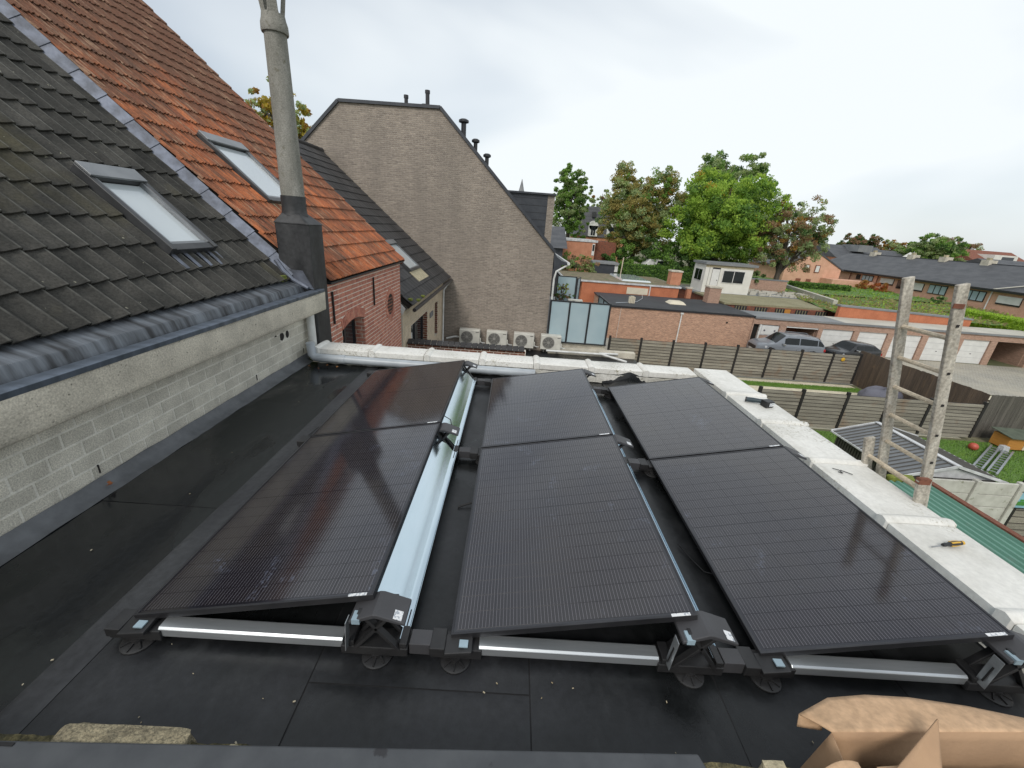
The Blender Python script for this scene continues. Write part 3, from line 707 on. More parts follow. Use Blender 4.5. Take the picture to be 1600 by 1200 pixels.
# ---------------- orange tiled red brick house
RH = thing('orange_tiled_house', 'red brick house with weathered orange clay roof tiles and oval vent', 'house', (-3, 6.8, G))
MB().box(-7, 4.76, G, -1.40, 8.84, .9).build('wall_core', 'lime_mortar', RH)
mb = MB()   # outer leaf with window opening
mb.box(-1.40, 4.76, -1.6, -1.112, 5.23, .93); mb.box(-1.40, 6.27, -1.6, -1.112, 8.84, .93); mb.box(-1.40, 5.23, .21, -1.112, 6.27, .93)
mb.build('mortar_leaf', 'lime_mortar', RH)
def brickwork(mb, y0, y1, z0, z1, x, holes, bw=.222, bh=.0765, j=.017, d=.0055, axis='x'):
    # holes: function (z mid) -> list of (a, b) spans to leave out; bricks are cut to fit
    r = 0; z = z0
    while z < z1:
        y = y0-(bw/2 if r % 2 else 0); hs = holes(z+bh/2)
        while y < y1:
            sp = [(max(y+j/2, y0), min(y+bw-j/2, y1))]
            for (ha, hb) in hs:
                sp = [q for (a, b) in sp for q in (((a, b),) if b <= ha or a >= hb else ((a, min(b, ha)), (max(a, hb), b)))]
            for (a, b) in sp:
                if b-a > .025:
                    k = random.uniform(-.0015, .002)
                    if axis == 'x': mb.box(x, a, z+j/2, x+d+k, b, z+bh-j/2)
                    else: mb.box(a, x-d-k, z+j/2, b, x, z+bh-j/2)
            y += bw
        z += bh; r += 1
    return mb
def holeR(z):
    h = []
    if z < .345: h.append((5.235, 6.265))
    q = 1-((z-.075)/.355)**2
    if q > 0: h.append((7.95-.355*math.sqrt(q), 7.95+.355*math.sqrt(q)))
    return h
def no_hole(z): return []
bwk = brickwork(MB(), 4.77, 8.84, -1.5, .92, -1.1125, holeR)
# cut-back bricks that close up against the round vent
o = bwk.build('brick_course_field', 'red_brick', RH); o['kind'] = 'stuff'
for k in range(17):        # window arch
    f = (k+.5)/17; y = 5.235+1.03*f; zb = .13+.085*math.sin(math.pi*f); an = (f-.5)*.55
    dv = Vector((0, math.sin(an), math.cos(an)))
    MB().bar(Vector((-1.106, y, zb)), Vector((-1.106, y, zb))+dv*.165, .05, .022, (1, 0, 0)).build('arch_brick', 'red_brick', RH)
for k in range(24):        # round vent surround
    a = 2*math.pi*k/24; c0 = Vector((-1.106, 7.95, .075)); dv = Vector((0, math.cos(a), math.sin(a)))
    MB().bar(c0+dv*.235, c0+dv*.352, .062 if k % 2 else .05, .022, (1, 0, 0)).build('ring_brick', 'red_brick', RH)
MB().lathe((-1.1115, 7.95, .075), [(.232, 0), (.232, .002)], 28, 'x').build('vent_back', 'iron', RH)
for k in range(5):
    z = -.08+k*.075; h = math.sqrt(max(.01, .225**2-(z-.075)**2)); MB().hexa([(-1.112, 7.95-h, z-.018), (-1.098, 7.95-h, z-.026), (-1.098, 7.95+h, z-.026), (-1.112, 7.95+h, z-.018), (-1.112, 7.95-h, z+.01), (-1.098, 7.95-h, z), (-1.098, 7.95+h, z), (-1.112, 7.95+h, z+.01)]).build('vent_louvre', 'brown_brick', RH)
for yy, z0 in ((4.925, .30), (6.835, .25)): MB().box(-1.100, yy-.018, z0, -1.078, yy+.018, .80).build('wall_anchor', 'iron', RH, bevel=.004)
rv = brickwork(MB(), -1.385, -1.112, -1.5, .2, 6.262, no_hole, axis='y'); o = rv.build('reveal_brick_field', 'red_brick', RH); o['kind'] = 'stuff'
wn = MB()
for a, b in ((5.27, 5.33), (5.72, 5.79), (6.20, 6.255)): wn.box(-1.335, a, -1.2, -1.285, b, .205)
wn.box(-1.335, 5.33, .13, -1.285, 5.72, .205).box(-1.335, 5.79, .13, -1.285, 6.20, .205)
wn = wn.build('window', 'window_dark', RH); MB().box(-1.315, 5.33, -1.2, -1.305, 6.20, .13).build('glass_pane', 'window_glass', wn)
MB().box(-1.33, 5.25, -.52, -1.08, 6.26, -.46).build('window_sill', 'stone_sill', RH)
SR = Slope(-1.045, .955, .90)
SR.slab(4.44, 8.93, .03, 8, -.08, -.02).build('roof_underlay', 'felt', RH)
MB().box(-1.10, 4.78, .925, -1.03, 8.92, .955).build('eaves_board', 'window_dark', RH)
pr2 = [(0, .004), (.014, .026), (.030, .026), (.044, .002), (.076, .002), (.084, .018), (.096, .018), (.104, .002), (.154, .002), (.164, .020), (.178, .020), (.190, .002), (.204, .004)]
TR = tile_mesh('clay_tile', 'tile_red', pr2, .36, .014, .028)
ex2 = .3027
def skR(y0, y1, l0, l1): return (5.3 < y0 < 6.28 and 1.45 < l0 < 2.6) or (y0 < 4.74 and l0 < .40)
lay(SR, RH, 'clay_tile', TR, .2, ex2, 23, 4.36, 23, 0, skR, 300, .003)
skylight(SR, RH, 5.36, 6.365, 1.50, 2.74, .10)
SR.slab(5.34, 6.34, 1.30, 1.55, .02, .035).build('skylight_apron', 'stone_pale', RH)
SR.slab(8.935, 8.965, -.02, 8, -.1, .03).build('verge_board', 'brown_brick', RH)

# ---------------- black tiled pale brick house
BH = thing('black_tiled_house', 'pale yellow brick house with black roof tiles against the grey gable', 'house', (-3, 12, G))
mb = MB().box(-7, 9.0, G, -1.35, 15.3, -.5); mb.build('wall_core', 'pale_mortar', BH)
mb = MB().box(-1.35, 9.0, -3.3, -1.112, 9.85, -.34).box(-1.35, 9.85, -.87, -1.112, 12.1, -.34).box(-1.35, 12.1, -3.3, -1.112, 13.40, -.34).box(-1.35, 13.40, -.83, -1.112, 13.98, -.34).box(-1.35, 13.98, -3.3, -1.112, 15.1, -.34).box(-1.35, 13.4, -3.3, -1.112, 13.98, -2.1)
mb.build('mortar_leaf', 'pale_mortar', BH)
def holeB(z): return ([(9.85, 12.1)] if z < -.86 else [])+([(13.4, 13.98)] if -2.1 < z < -.83 else [])
o = brickwork(MB(), 9.01, 15.1, -3.2, -.36, -1.1125, holeB, bw=.23, bh=.078).build('brick_course_field', 'pale_brick', BH); o['kind'] = 'stuff'
for ya in (12.10, 13.98):
    o = brickwork(MB(), -1.34, -1.112, -3.2, -.88, ya-.002, no_hole, axis='y').build('reveal_brick_field', 'brown_brick', BH); o['kind'] = 'stuff'
wn = MB()
for a, b in ((9.86, 9.95), (10.9, 11.0), (11.98, 12.08)): wn.box(-1.31, a, -3.2, -1.25, b, -.87)
wn.box(-1.31, 9.95, -.97, -1.25, 10.9, -.87).box(-1.31, 11.0, -.97, -1.25, 11.98, -.87)
wn = wn.build('window', 'window_dark', BH); MB().box(-1.29, 9.95, -3.2, -1.28, 11.98, -.97).build('glass_pane', 'window_glass', wn)
MB().box(-1.28, 10.15, -3.2, -1.262, 10.62, -1.25).build('curtain', 'render_white', wn)
MB().box(-1.29, 13.41, -2.1, -1.27, 13.97, -.83).build('window', 'window_glass', BH)
MB().box(-1.11, 12.45, -1.19, -1.07, 12.95, -1.02).build('wall_vent', 'stone_sill', BH, bevel=.01)
SB = Slope(-.85, -.14, .87)
SB.slab(8.97, 15.36, .03, 6.25, -.12, -.02).build('roof_underlay', 'felt', BH)
TB = tile_mesh('slate_tile', 'tile_black', [(0, .0), (.02, .006), (.05, .0), (.28, .0), (.302, .004)], .42, .014, .022)
def skB(y0, y1, l0, l1): return (y1 > 11.3 and y0 < 12.5 and l1 > .8 and l0 < 2.0) or (y1 > 11.1 and y0 < 12.6 and .45 < l0 < .8)
lay(SB, BH, 'slate_tile', TB, .302, .345, 21, 8.98, 18, 0, skB, 300)
rp_ = SB.P(0, 6.27); MB().hexa([(rp_.x-4, 8.97, rp_.z-3.6), (rp_.x, 8.97, rp_.z-.1), (rp_.x, 15.36, rp_.z-.1), (rp_.x-4, 15.36, rp_.z-3.6), (rp_.x-4, 8.97, rp_.z-3.5), (rp_.x, 8.97, rp_.z), (rp_.x, 15.36, rp_.z), (rp_.x-4, 15.36, rp_.z-3.5)]).build('rear_slope', 'tile_black', BH)
for k in range(18): MB().tube([(rp_.x, 8.97+k*.357, rp_.z+.0), (rp_.x, 8.97+k*.357+.345, rp_.z+.012)], .085, 10).build('ridge_tile', 'tile_black', BH, smooth=True)
skylight(SB, BH, 11.25, 12.55, .82, 2.0, .10)
SB.slab(11.2, 12.6, .45, .83, .03, .045).build('skylight_apron', 'stone_pale', BH)
MB().prism([(-1.02, -.21), (-1.34, .12), (-1.34, -.34), (-1.09, -.36)], 'y', 8.935, 8.965).build('gable_board', 'render_white', BH)
g = MB().tube([(-.80, 8.97, -.235), (-.80, 15.38, -.235)], .05, 8).build('gutter', 'window_dark', BH, smooth=True)
MB().tube([(-.80, 15.25, -.25), (-.95, 15.1, -.42), (-1.05, 14.95, -.6), (-1.06, 14.92, -3.0)], .035, 8).build('downpipe', 'pvc_white', BH, smooth=True)
for k, (y, l) in enumerate([(9.15, .15), (9.6, .02), (10.2, .03)]):
    c = SB.P(y, l, .04); rock(c.x-.05, c.x+.05, c.y-.09, c.y+.09, c.z-.02, c.z+.04, 70+k, .4).build('moss_cushion', 'moss', BH, smooth=True)

# ---------------- boundary wall with tile capping
BWL = thing('boundary_wall', 'old red brick wall with dark tile capping behind the white parapet', 'wall', (.5, 9.3, G))
MB().box(-1.1, 9.32, G, 2.12, 9.52, -1.22).build('wall_core', 'lime_mortar', BWL)
o = brickwork(MB(), -1.08, 2.1, -2.2, -1.24, 9.319, no_hole, axis='y').build('brick_course_field', 'brown_brick', BWL); o['kind'] = 'stuff'
for k in range(20):
    x = -1.08+k*.158
    MB().hexa([(x, 9.25, -1.215), (x+.15, 9.25, -1.215), (x+.15, 9.42, -1.13), (x, 9.42, -1.13), (x, 9.245, -1.19), (x+.15, 9.245, -1.175), (x+.15, 9.42, -1.09), (x, 9.42, -1.105)]).build('capping_tile', 'tile_black', BWL, bevel=.01)

# ---------------- tall grey brick building
GB = thing('grey_gable_building', 'tall building with windowless grey brown brick gable wall and dark metal coping', 'building', (-1, 18, G))
out = [(-9.5, G), (-9.5, 1.1), (-4.87, 5.55), (-1.31, 5.58), (3.16, 1.12), (3.21, G)]
MB().prism(out, 'y', 15.42, 15.72).build('gable_wall', 'grey_brick', GB)
MB().prism([(-9.4, G), (-9.4, 1.0), (-4.83, 5.40), (-1.35, 5.43), (3.05, 1.05), (3.1, G)], 'y', 15.722, 27).build('building_body', 'slate_roof', GB)
mb = MB()
for a, b in (((-9.5, 1.1), (-4.87, 5.55)), ((-4.87, 5.55), (-1.31, 5.58)), ((-1.31, 5.58), (3.2, 1.09))):
    mb.bar((a[0], 15.55, a[1]+.03), (b[0], 15.55, b[1]+.03), .40, .10)
mb.build('metal_coping', 'slate_metal', GB)
MB().prism([(3.16, 1.14), (3.30, .93), (3.5, .80), (3.76, .74), (3.76, .66), (3.4, .62), (3.21, .45)], 'y', 15.44, 27).build('swept_eave', 'slate_metal', GB)
MB().tube([(3.78, 15.40, .71), (3.78, 27, .71)], .06, 8).build('gutter', 'pvc_white', GB, smooth=True)
MB().tube([(3.76, 15.5, .66), (3.55, 15.48, .52), (3.33, 15.46, .38), (3.27, 15.46, .1), (3.27, 15.46, -2.4)], .04, 8).build('downpipe', 'pvc_white', GB, smooth=True)
dm = MB().box(1.0, 16.6, .9, 2.80, 21, 3.18).build('dormer', 'slate_metal', GB)
MB().box(2.802, 16.6, .6, 3.08, 21, 3.18).build('dormer_pier', 'grey_brick', dm)
MB().box(.9, 16.5, 3.182, 3.12, 21, 3.25).build('dormer_cap', 'slate_metal', dm)
m = MB()
for k in range(1, 9): m.box(1.2, 16.592, .95+k*.26, 2.79, 16.5985, .965+k*.26)
m.build('cladding_joint', 'window_dark', dm)
def vent(x, y, z0, z1, r, hat=True):
    m = MB().lathe((x, y, z0), [(r, 0), (r, z1-z0)], 12)
    if hat: m.lathe((x, y, z1), [(r*1.1, 0), (r*2.0, .03), (r*2.0, .10), (r*1.2, .14)], 12)
    else: m.lathe((x, y, z1-.1), [(r*1.25, 0), (r*1.25, .1)], 12)
    m.build('vent_pipe', 'window_dark', GB, smooth=True)
vent(-.62, 16.5, 4.6, 5.40, .095); vent(-.15, 16.5, 4.3, 4.78, .075); vent(.3, 16.6, 4.0, 4.33, .075); vent(-2.77, 16.5, 5.4, 6.15, .07, False); vent(-1.98, 16.5, 5.4, 6.35, .075, False); vent(-2.12, 16.7, 5.4, 5.95, .1, False)

# ---------------- low roof, terrace, screens, air conditioners
LO = thing('low_outbuilding', 'low outbuilding with black flat roof below the grey gable', 'building', (3, 12.5, G))
MB().box(-1.0, 9.56, G, 6.9, 15.38, -2.98).build('wall', 'concrete', LO)
MB().box(-1.05, 9.54, -2.978, 6.95, 15.40, -2.90).build('flat_roof', 'membrane', LO)
MB().box(3.3, 15.1, -2.898, 6.95, 15.40, -2.66).build('kerb_slab', 'concrete', LO)
MB().tube([(3.2, 14.85, -2.72), (5.5, 14.95, -2.74), (6.4, 14.3, -2.8)], .045, 8).build('waste_pipe', 'pvc_white', LO, smooth=True)
MB().tube([(5.4, 14.98, -2.72), (6.2, 15.04, -2.72)], .045, 8).build('waste_pipe', 'pvc_white', LO, smooth=True)
m = MB().tube([(-.95, 15.2, -2.6), (-.6, 15.2, -2.5), (-.4, 15.2, -2.5)], .04, 8)
m.build('conduit', 'pvc_white', LO, smooth=True)
M('ac_white', (.62, .61, .55), (.52, .51, .46), rough=.45, scale=4); M('ac_dark', (.10, .10, .095), rough=.5); M('ac_grille', (.40, .39, .36), rough=.5)
def ac(x, y, z, lbl, grp='air conditioners along the grey gable'):
    t = thing('air_conditioner', lbl, 'air conditioner', (x+.42, y, z), grp)
    MB().box(x, y, z, x+.84, y+.33, z+.60).build('casing', 'ac_white', t, bevel=.02)
    c = (x+.32, y-.004, z+.30)
    MB().lathe(c, [(.235, .002), (.235, 0)], 26, 'y').build('fan_opening', 'ac_dark', t)
    g = MB()
    for rr in (.07, .115, .16, .205, .24):
        pts = [(c[0]+rr*math.cos(a*math.pi/12), c[1]-.012, c[2]+rr*math.sin(a*math.pi/12)) for a in range(25)]; g.tube(pts, .008, 4, False)
    for q in range(8):
        a = q*math.pi/4; g.bar((c[0], c[1]-.010, c[2]), (c[0]+.24*math.cos(a), c[1]-.010, c[2]+.24*math.sin(a)), .01, .006, (0, 1, 0))
    g.build('fan_grille', 'ac_grille', t)
    MB().lathe((c[0], c[1]-.005, c[2]), [(.05, -.012), (.05, 0)], 14, 'y').build('fan_hub', 'ac_grille', t)
    MB().box(x+.67, y-.006, z+.50, x+.80, y-.001, z+.525).build('badge', 'ac_dark', t)
    MB().box(x+.842, y+.05, z+.08, x+.89, y+.2, z+.26).build('valve_cover', 'ac_white', t, bevel=.01)
    for fx in (x+.12, x+.66): MB().box(fx, y-.03, z-.10, fx+.06, y+.36, z-.002).build('foot', 'ac_dark', t)
    m = MB().tube([(x+.86, y+.1, z+.12), (x+.95, y+.12, z+.06), (x+1.06, y+.15, z+.05)], .02, 6); m.build('pipe', 'pvc_white', t, smooth=True)
for k, w in enumerate(['first from the white downpipe', 'second from the white downpipe', 'third from the white downpipe', 'nearest the frosted glass screen']):
    ac(-.40+k*1.117, 14.98, -2.72, 'cream air conditioner outdoor unit by grey gable, '+w)
def mat_frost():
    t = NT('frosted_glass'); n = t.noise(t.pos(), .9, 3)
    t.set(color=t.mix(t.ramp(n, [(.35, 0.), (.65, 1.)]), (.50, .62, .66), (.42, .55, .60)), rough=.35, trans=.25, ior=1.2, spec=.5)
mat_frost()
TE = thing('terrace_block', 'low building carrying a roof terrace behind frosted glass', 'building', (6, 21, G))
MB().box(3.25, 15.46, G, 5.75, 27.9, -2.52).build('wall', 'concrete', TE)
MB().box(3.25, 15.46, -2.518, 5.78, 27.9, -2.48).build('terrace_floor', 'stone_sill', TE)
def screen(pts, z0, z1, lbl, axis):
    t = thing('glass_screen', lbl, 'glass screen', (pts[0][0], pts[0][1], z0), 'frosted glass terrace screens')
    for i in range(len(pts)-1):
        (xa, ya), (xb, yb) = pts[i], pts[i+1]
        MB().bar((xa, ya, (z0+z1)/2), (xb, yb, (z0+z1)/2), .016, z1-z0-.04).build('glass_pane', 'frosted_glass', t)
        for zz in (z0, z1): MB().bar((xa, ya, zz), (xb, yb, zz), .05, .05).build('rail', 'window_dark', t)
    for (xa, ya) in pts: MB().box(xa-.035, ya-.04, z0-.03, xa+.035, ya+.04, z1+.03).build('post', 'window_dark', t)
screen([(3.24, 15.35), (4.02, 15.35), (4.83, 15.35), (5.66, 15.35)], -2.45, -.75, 'three frosted glass panes in dark frame beside the grey gable', 'x')
screen([(5.66, 15.48), (5.66, 16.6), (5.66, 17.7)], -2.45, -.75, 'frosted side screen running back from the front glass corner', 'y')
screen([(4.5, 25.6), (5.7, 25.6)], -2.45, -.80, 'single frosted pane at the back of the terrace behind a plant', 'x')
screen([(5.78, 25.6), (6.1, 26.6)], -2.45, -.9, 'narrow angled frosted pane at the back of the terrace', 'x')
ac(4.9, 22.5, -2.36, 'boxy outdoor cooling unit on the terrace behind the glass', 'cooling unit on the terrace')
# ================================================================ things on and beside the roof
M('old_wood', (.50, .465, .40), (.30, .27, .225), rough=.9, scale=3, stretch=(5, 5, .7), bump=.6, bscale=40, fine=.45, c3=(.42, .40, .36), s3=14, lo3=.55, hi3=.7)
M('rung_wood', (.64, .55, .42), (.50, .42, .31), rough=.85, scale=6, fine=.3, bump=.3, bscale=40)
M('rust', (.20, .075, .045), (.13, .05, .03), rough=.9, scale=20, bump=.4, bscale=60)
LA = thing('wooden_ladder', 'weathered wooden extension ladder leaning against the right parapet', 'ladder', (6.4, 1.47, G))
def lp(z): return 4.88-(z-.2)*.274
for yy in (1.665, 1.285):
    mb = MB(); z0, z1 = G, 1.78
    a = Vector((lp(z0), yy, z0)); b = Vector((lp(z1), yy, z1)); m_ = MB().bar(a, b, .029, .074, (1, 0, .27))
    # saw cut, slightly slanted head
    m_.build('stile', 'old_wood', LA, bevel=.006)
for yy in (1.745, 1.225):
    a = Vector((lp(G)-.075, yy, G)); b = Vector((lp(.43)-.075, yy, .47 if yy > 1.5 else .40)); MB().bar(a, b, .032, .078, (1, 0, .27)).build('stile', 'old_wood', LA, bevel=.006)
k = 0; z = -5.15
while z < 1.6:
    if abs(z-.12) > .02 or True:
        MB().tube([(lp(z), 1.275, z), (lp(z), 1.675, z)], .016, 8).build('rung', 'rung_wood', LA, smooth=True)
    if z < .3: MB().tube([(lp(z)-.075, 1.22, z+.05), (lp(z)-.075, 1.75, z+.05)], .016, 8).build('rung', 'rung_wood', LA, smooth=True)
    z += .235
for yy in (1.285,): MB().box(lp(.40)-.118, yy-.078, .365, lp(.40)-.035, yy-.042, .41).build('iron_strap', 'rust', LA)
m = MB()
for z in (1.52, 1.20, .97, .74, .52, .30): m.box(lp(z)-.009, 1.2645, z-.009, lp(z)+.009, 1.2675, z+.009)
m.build('rung_end', 'iron', LA)
MB().box(lp(1.66)-.05, 1.262, 1.63, lp(1.66)+.02, 1.268, 1.66).build('rust_patch', 'rust', LA)

DR = thing('cordless_tool', 'small dark teal cordless driver lying on the white parapet', 'power tool', (4.57, 2.95, .22))
M('tool_teal', (.022, .04, .05), (.03, .05, .06), rough=.5)
MB().tube([(4.43, 3.04, .245), (4.50, 3.02, .247), (4.56, 3.0, .25), (4.60, 2.98, .25)], [.026, .028, .024, .03], 12).build('handle', 'tool_teal', DR, smooth=True)
MB().tube([(4.425, 3.045, .245), (4.435, 3.04, .245)], .029, 12).build('end_cap', 'plastic_black', DR, smooth=True)
bt = MB().hexa([(4.575, 2.87, .213), (4.685, 2.91, .213), (4.665, 3.0, .213), (4.56, 2.97, .213), (4.575, 2.87, .285), (4.685, 2.91, .285), (4.665, 3.0, .285), (4.56, 2.97, .285)]).build('battery', 'plastic_black', DR, bevel=.008)
MB().hexa([(4.612, 2.8815, .232), (4.677, 2.905, .232), (4.677, 2.9035, .272), (4.612, 2.880, .272), (4.611, 2.879, .232), (4.678, 2.9025, .232), (4.678, 2.901, .272), (4.611, 2.8775, .272)]).build('battery_label', 'sticker', bt)
SC = thing('screwdriver', 'screwdriver with black and yellow handle on the white parapet', 'screwdriver', (4.5, .73, .22))
M('yellow_grip', (.62, .36, .03), rough=.45); M('steel', (.5, .5, .5), rough=.25, metal=1)
MB().tube([(4.385, .705, .225), (4.47, .722, .228)], .0045, 8).build('shaft', 'steel', SC, smooth=True)
MB().tube([(4.465, .721, .232), (4.485, .725, .233), (4.50, .728, .233), (4.53, .734, .233), (4.56, .740, .233), (4.60, .748, .233), (4.615, .751, .233)], [.010, .013, .010, .016, .0175, .015, .013], 10).build('handle', 'plastic_black', SC, smooth=True)
MB().tube([(4.614, .751, .233), (4.632, .755, .233), (4.638, .756, .233)], [.0135, .013, .006], 10).build('handle_end', 'yellow_grip', SC, smooth=True)
for q in range(3):
    a = .6+q*1.4; MB().tube([(4.525, .733+.012*math.cos(a), .233+.013*math.sin(a)), (4.56, .740+.0135*math.cos(a), .233+.0145*math.sin(a)), (4.595, .747+.011*math.cos(a), .233+.012*math.sin(a))], .006, 6).build('grip_inlay', 'yellow_grip', SC, smooth=True)
# pen scribble on the coping
def scrib(pts):
    m = MB()
    for i in range(len(pts)-1): m.bar((pts[i][0], pts[i][1], .2185), (pts[i+1][0], pts[i+1][1], .2185), .007, .003)
    m.build('pen_mark', 'iron', EX)
scrib([(4.42, 1.62), (4.46, 1.60), (4.455, 1.55), (4.43, 1.57)]); scrib([(4.47, 1.60), (4.53, 1.54)])

CB = thing('cardboard_box', 'torn open brown cardboard box at the near right roof edge', 'cardboard box', (3.4, -.6, .05))
def flap(fn, nu, nv, name, mat='cardboard', th=.005):
    o = MB().sheet(fn, nu, nv).build(name, mat, CB, smooth=True, fix=False)
    s = o.modifiers.new('thick', 'SOLIDIFY'); s.thickness = th; s.offset = 0
    return o
far = [(2.84, -.345, .262), (2.99, -.285, .27), (3.15, -.268, .275), (3.33, -.268, .275), (3.55, -.285, .27), (3.80, -.32, .262), (4.05, -.36, .25)]
def lerp_path(ps, t):
    k = t*(len(ps)-1); i = min(int(k), len(ps)-2); return Vector(ps[i]).lerp(Vector(ps[i+1]), k-i)
def f1(u, v):
    a = lerp_path(far, u); b = Vector((2.895+1.10*u, -.425+.055*u, .305)); p = a.lerp(b, v); p.z += .003*math.sin(math.pi*v); return p
flap(f1, 24, 8, 'outer_flap')
flap(lambda u, v: (2.895+1.10*u, -.425+.055*u-.02*v, .305-.27*v), 10, 6, 'side_wall', 'cardboard_in')
flap(lambda u, v: (2.84+.075*u, -.345-.012*v-.02*u, .262-.05*v+.02*u), 4, 4, 'torn_strip')
flap(lambda u, v: (2.895-.05*v, -.425-.30*u, .300-.25*v-.12*u), 6, 5, 'side_wall', 'cardboard_in')
def tri(u, v):
    A, B, C_ = Vector((3.275, -.40, .37)), Vector((2.98, -.56, .34)), Vector((3.12, -.66, .22)); p = A.lerp(B.lerp(C_, v), u); return p
flap(tri, 8, 6, 'pointed_flap', 'cardboard_in', .005)
def cur(u, v):
    a = -.5+2.4*u; return (2.66+.22*u+.05*v, -.575+.04*math.sin(a)-.16*v, .30+.055*math.sin(a)-.09*v)
flap(cur, 12, 6, 'curled_flap')
flap(lambda u, v: (2.98+.10*u, -.52-.16*v, .30+.02*u-.08*v), 4, 4, 'inner_flap', 'cardboard')
MB().box(2.90, -1.1, .04, 4.1, -.47, .055).build('box_bottom', 'cardboard_in', CB)
for k, (x, y, s) in enumerate([(3.17, -.60, .05), (3.30, -.64, .06), (3.55, -.62, .06), (3.62, -.56, .05)]):
    pt = thing('plastic_bracket', ['black plastic bracket behind the pointed cardboard flap', 'black plastic bracket lower in the cardboard box', 'black plastic part under the white cloth in the box', 'black plastic part against the box wall'][k], 'bracket', (x, y, .1), 'spare black plastic parts in the box')
    MB().tube([(x-s, y, .12), (x-s*.6, y, .22), (x, y-.01, .25), (x+s*.6, y, .22), (x+s, y, .12)], s*.5, 10).build('bracket_arch', 'plastic_black', pt, smooth=True)
    MB().box(x-s*1.2, y-s*.6, .06, x+s*1.2, y+s*.6, .12).build('bracket_base', 'plastic_black', pt, bevel=.01)
def cl(u, v):
    x, y = 3.38+.5*u, -.74+.20*v; return (x, y, .20+.05*noise.noise((x*6, y*9, 2))+.03*noise.noise((x*14, y*14, 5))+.03*u)
o = MB().sheet(cl, 30, 16).build('white_cloth', 'cloth_white', smooth=True, fix=False, label='crumpled white cloth in the cardboard box', cat='cloth'); s = o.modifiers.new('thick', 'SOLIDIFY'); s.thickness = .003

# ================================================================ ground
M('earth', (.10, .11, .05), (.16, .145, .085), rough=.95, scale=.25, bump=.3, bscale=3, fine=.3)
M('lawn_soil', (.11, .19, .04), (.08, .15, .03), rough=.95, scale=1.2, bump=.6, bscale=12, fine=.4)
M('gravel_bed', (.64, .58, .44), (.53, .48, .36), rough=.95, scale=2, bump=.5, bscale=20, fine=.3)
brick('paving', (.27, .255, .225), (.22, .21, .185), (.17, .165, .145), .22, .11, .008, var=.3)
def pave():
    t = NT('pavers'); v = t.pos(); b = t.n('ShaderNodeTexBrick'); t.l(v, b.inputs['Vector']); b.inputs['Scale'].default_value = 1; b.inputs['Brick Width'].default_value = .22; b.inputs['Row Height'].default_value = .11; b.inputs['Mortar Size'].default_value = .008
    b.inputs['Color1'].default_value = (.38, .36, .31, 1); b.inputs['Color2'].default_value = (.31, .295, .255, 1); b.inputs['Mortar'].default_value = (.13, .125, .10, 1)
    col = t.mix(t.ramp(t.noise(v, .5, 5), [(.4, 0.), (.65, .6)]), b.outputs['Color'], (.44, .40, .32)); t.set(color=col, rough=.9); t.bump(b.outputs['Fac'], -.3, .01)
pave()
def gsheet(name, x0, y0, x1, y1, z, mat):
    MB().add([(x0, y0, z), (x1, y0, z), (x1, y1, z), (x0, y1, z)], [(0, 1, 2, 3)]).build(name, mat, kind='structure', fix=False)
gsheet('ground', -900, -900, 1100, 1100, G, 'earth')
gsheet('lawn', 4.8, -6, 34, 14.7, G+.004, 'lawn_soil')
gsheet('garden_path', 6.9, 14.9, 21.9, 21.4, G+.004, 'gravel_bed')
gsheet('courtyard', 6.9, 21.5, 46, 28.93, G+.004, 'pavers')
gsheet('courtyard_verge', 22.9, 15.4, 46, 21.3, G+.006, 'gravel_bed')
MB().box(8, 20.15, G+.008, 21.8, 20.75, G+.05).build('turf_strip', 'lawn_soil', kind='structure')
M('grass_blade', (.13, .26, .045), (.18, .30, .055), rough=.8, scale=1.2, spec=.3)
m = MB()
for k in range(42000):
    x, y = random.uniform(10.5, 24), random.uniform(7.2, 14.6)
    if 12.5 < x < 15.2 and 8 < y < 10.7: continue
    h = random.uniform(.04, .11); a = random.uniform(0, 6.3); w = .012; dx, dy = math.cos(a)*w, math.sin(a)*w; b = random.uniform(-.04, .04)
    m.v += [(x-dx, y-dy, G), (x+dx, y+dy, G), (x+b, y+b*.7, G+h)]; n = len(m.v); m.f.append((n-3, n-2, n-1)); m.m.append(0)
for k in range(9000):
    x, y = random.uniform(9, 21.8), random.uniform(20.15, 20.75); h = random.uniform(.04, .09); a = random.uniform(0, 6.3); w = .012; dx, dy = math.cos(a)*w, math.sin(a)*w
    m.v += [(x-dx, y-dy, G+.05), (x+dx, y+dy, G+.05), (x, y, G+.05+h)]; n = len(m.v); m.f.append((n-3, n-2, n-1)); m.m.append(0)
m.build('grass', 'grass_blade', label='short green lawn grass of the gardens below', cat='grass', kind='stuff', fix=False)

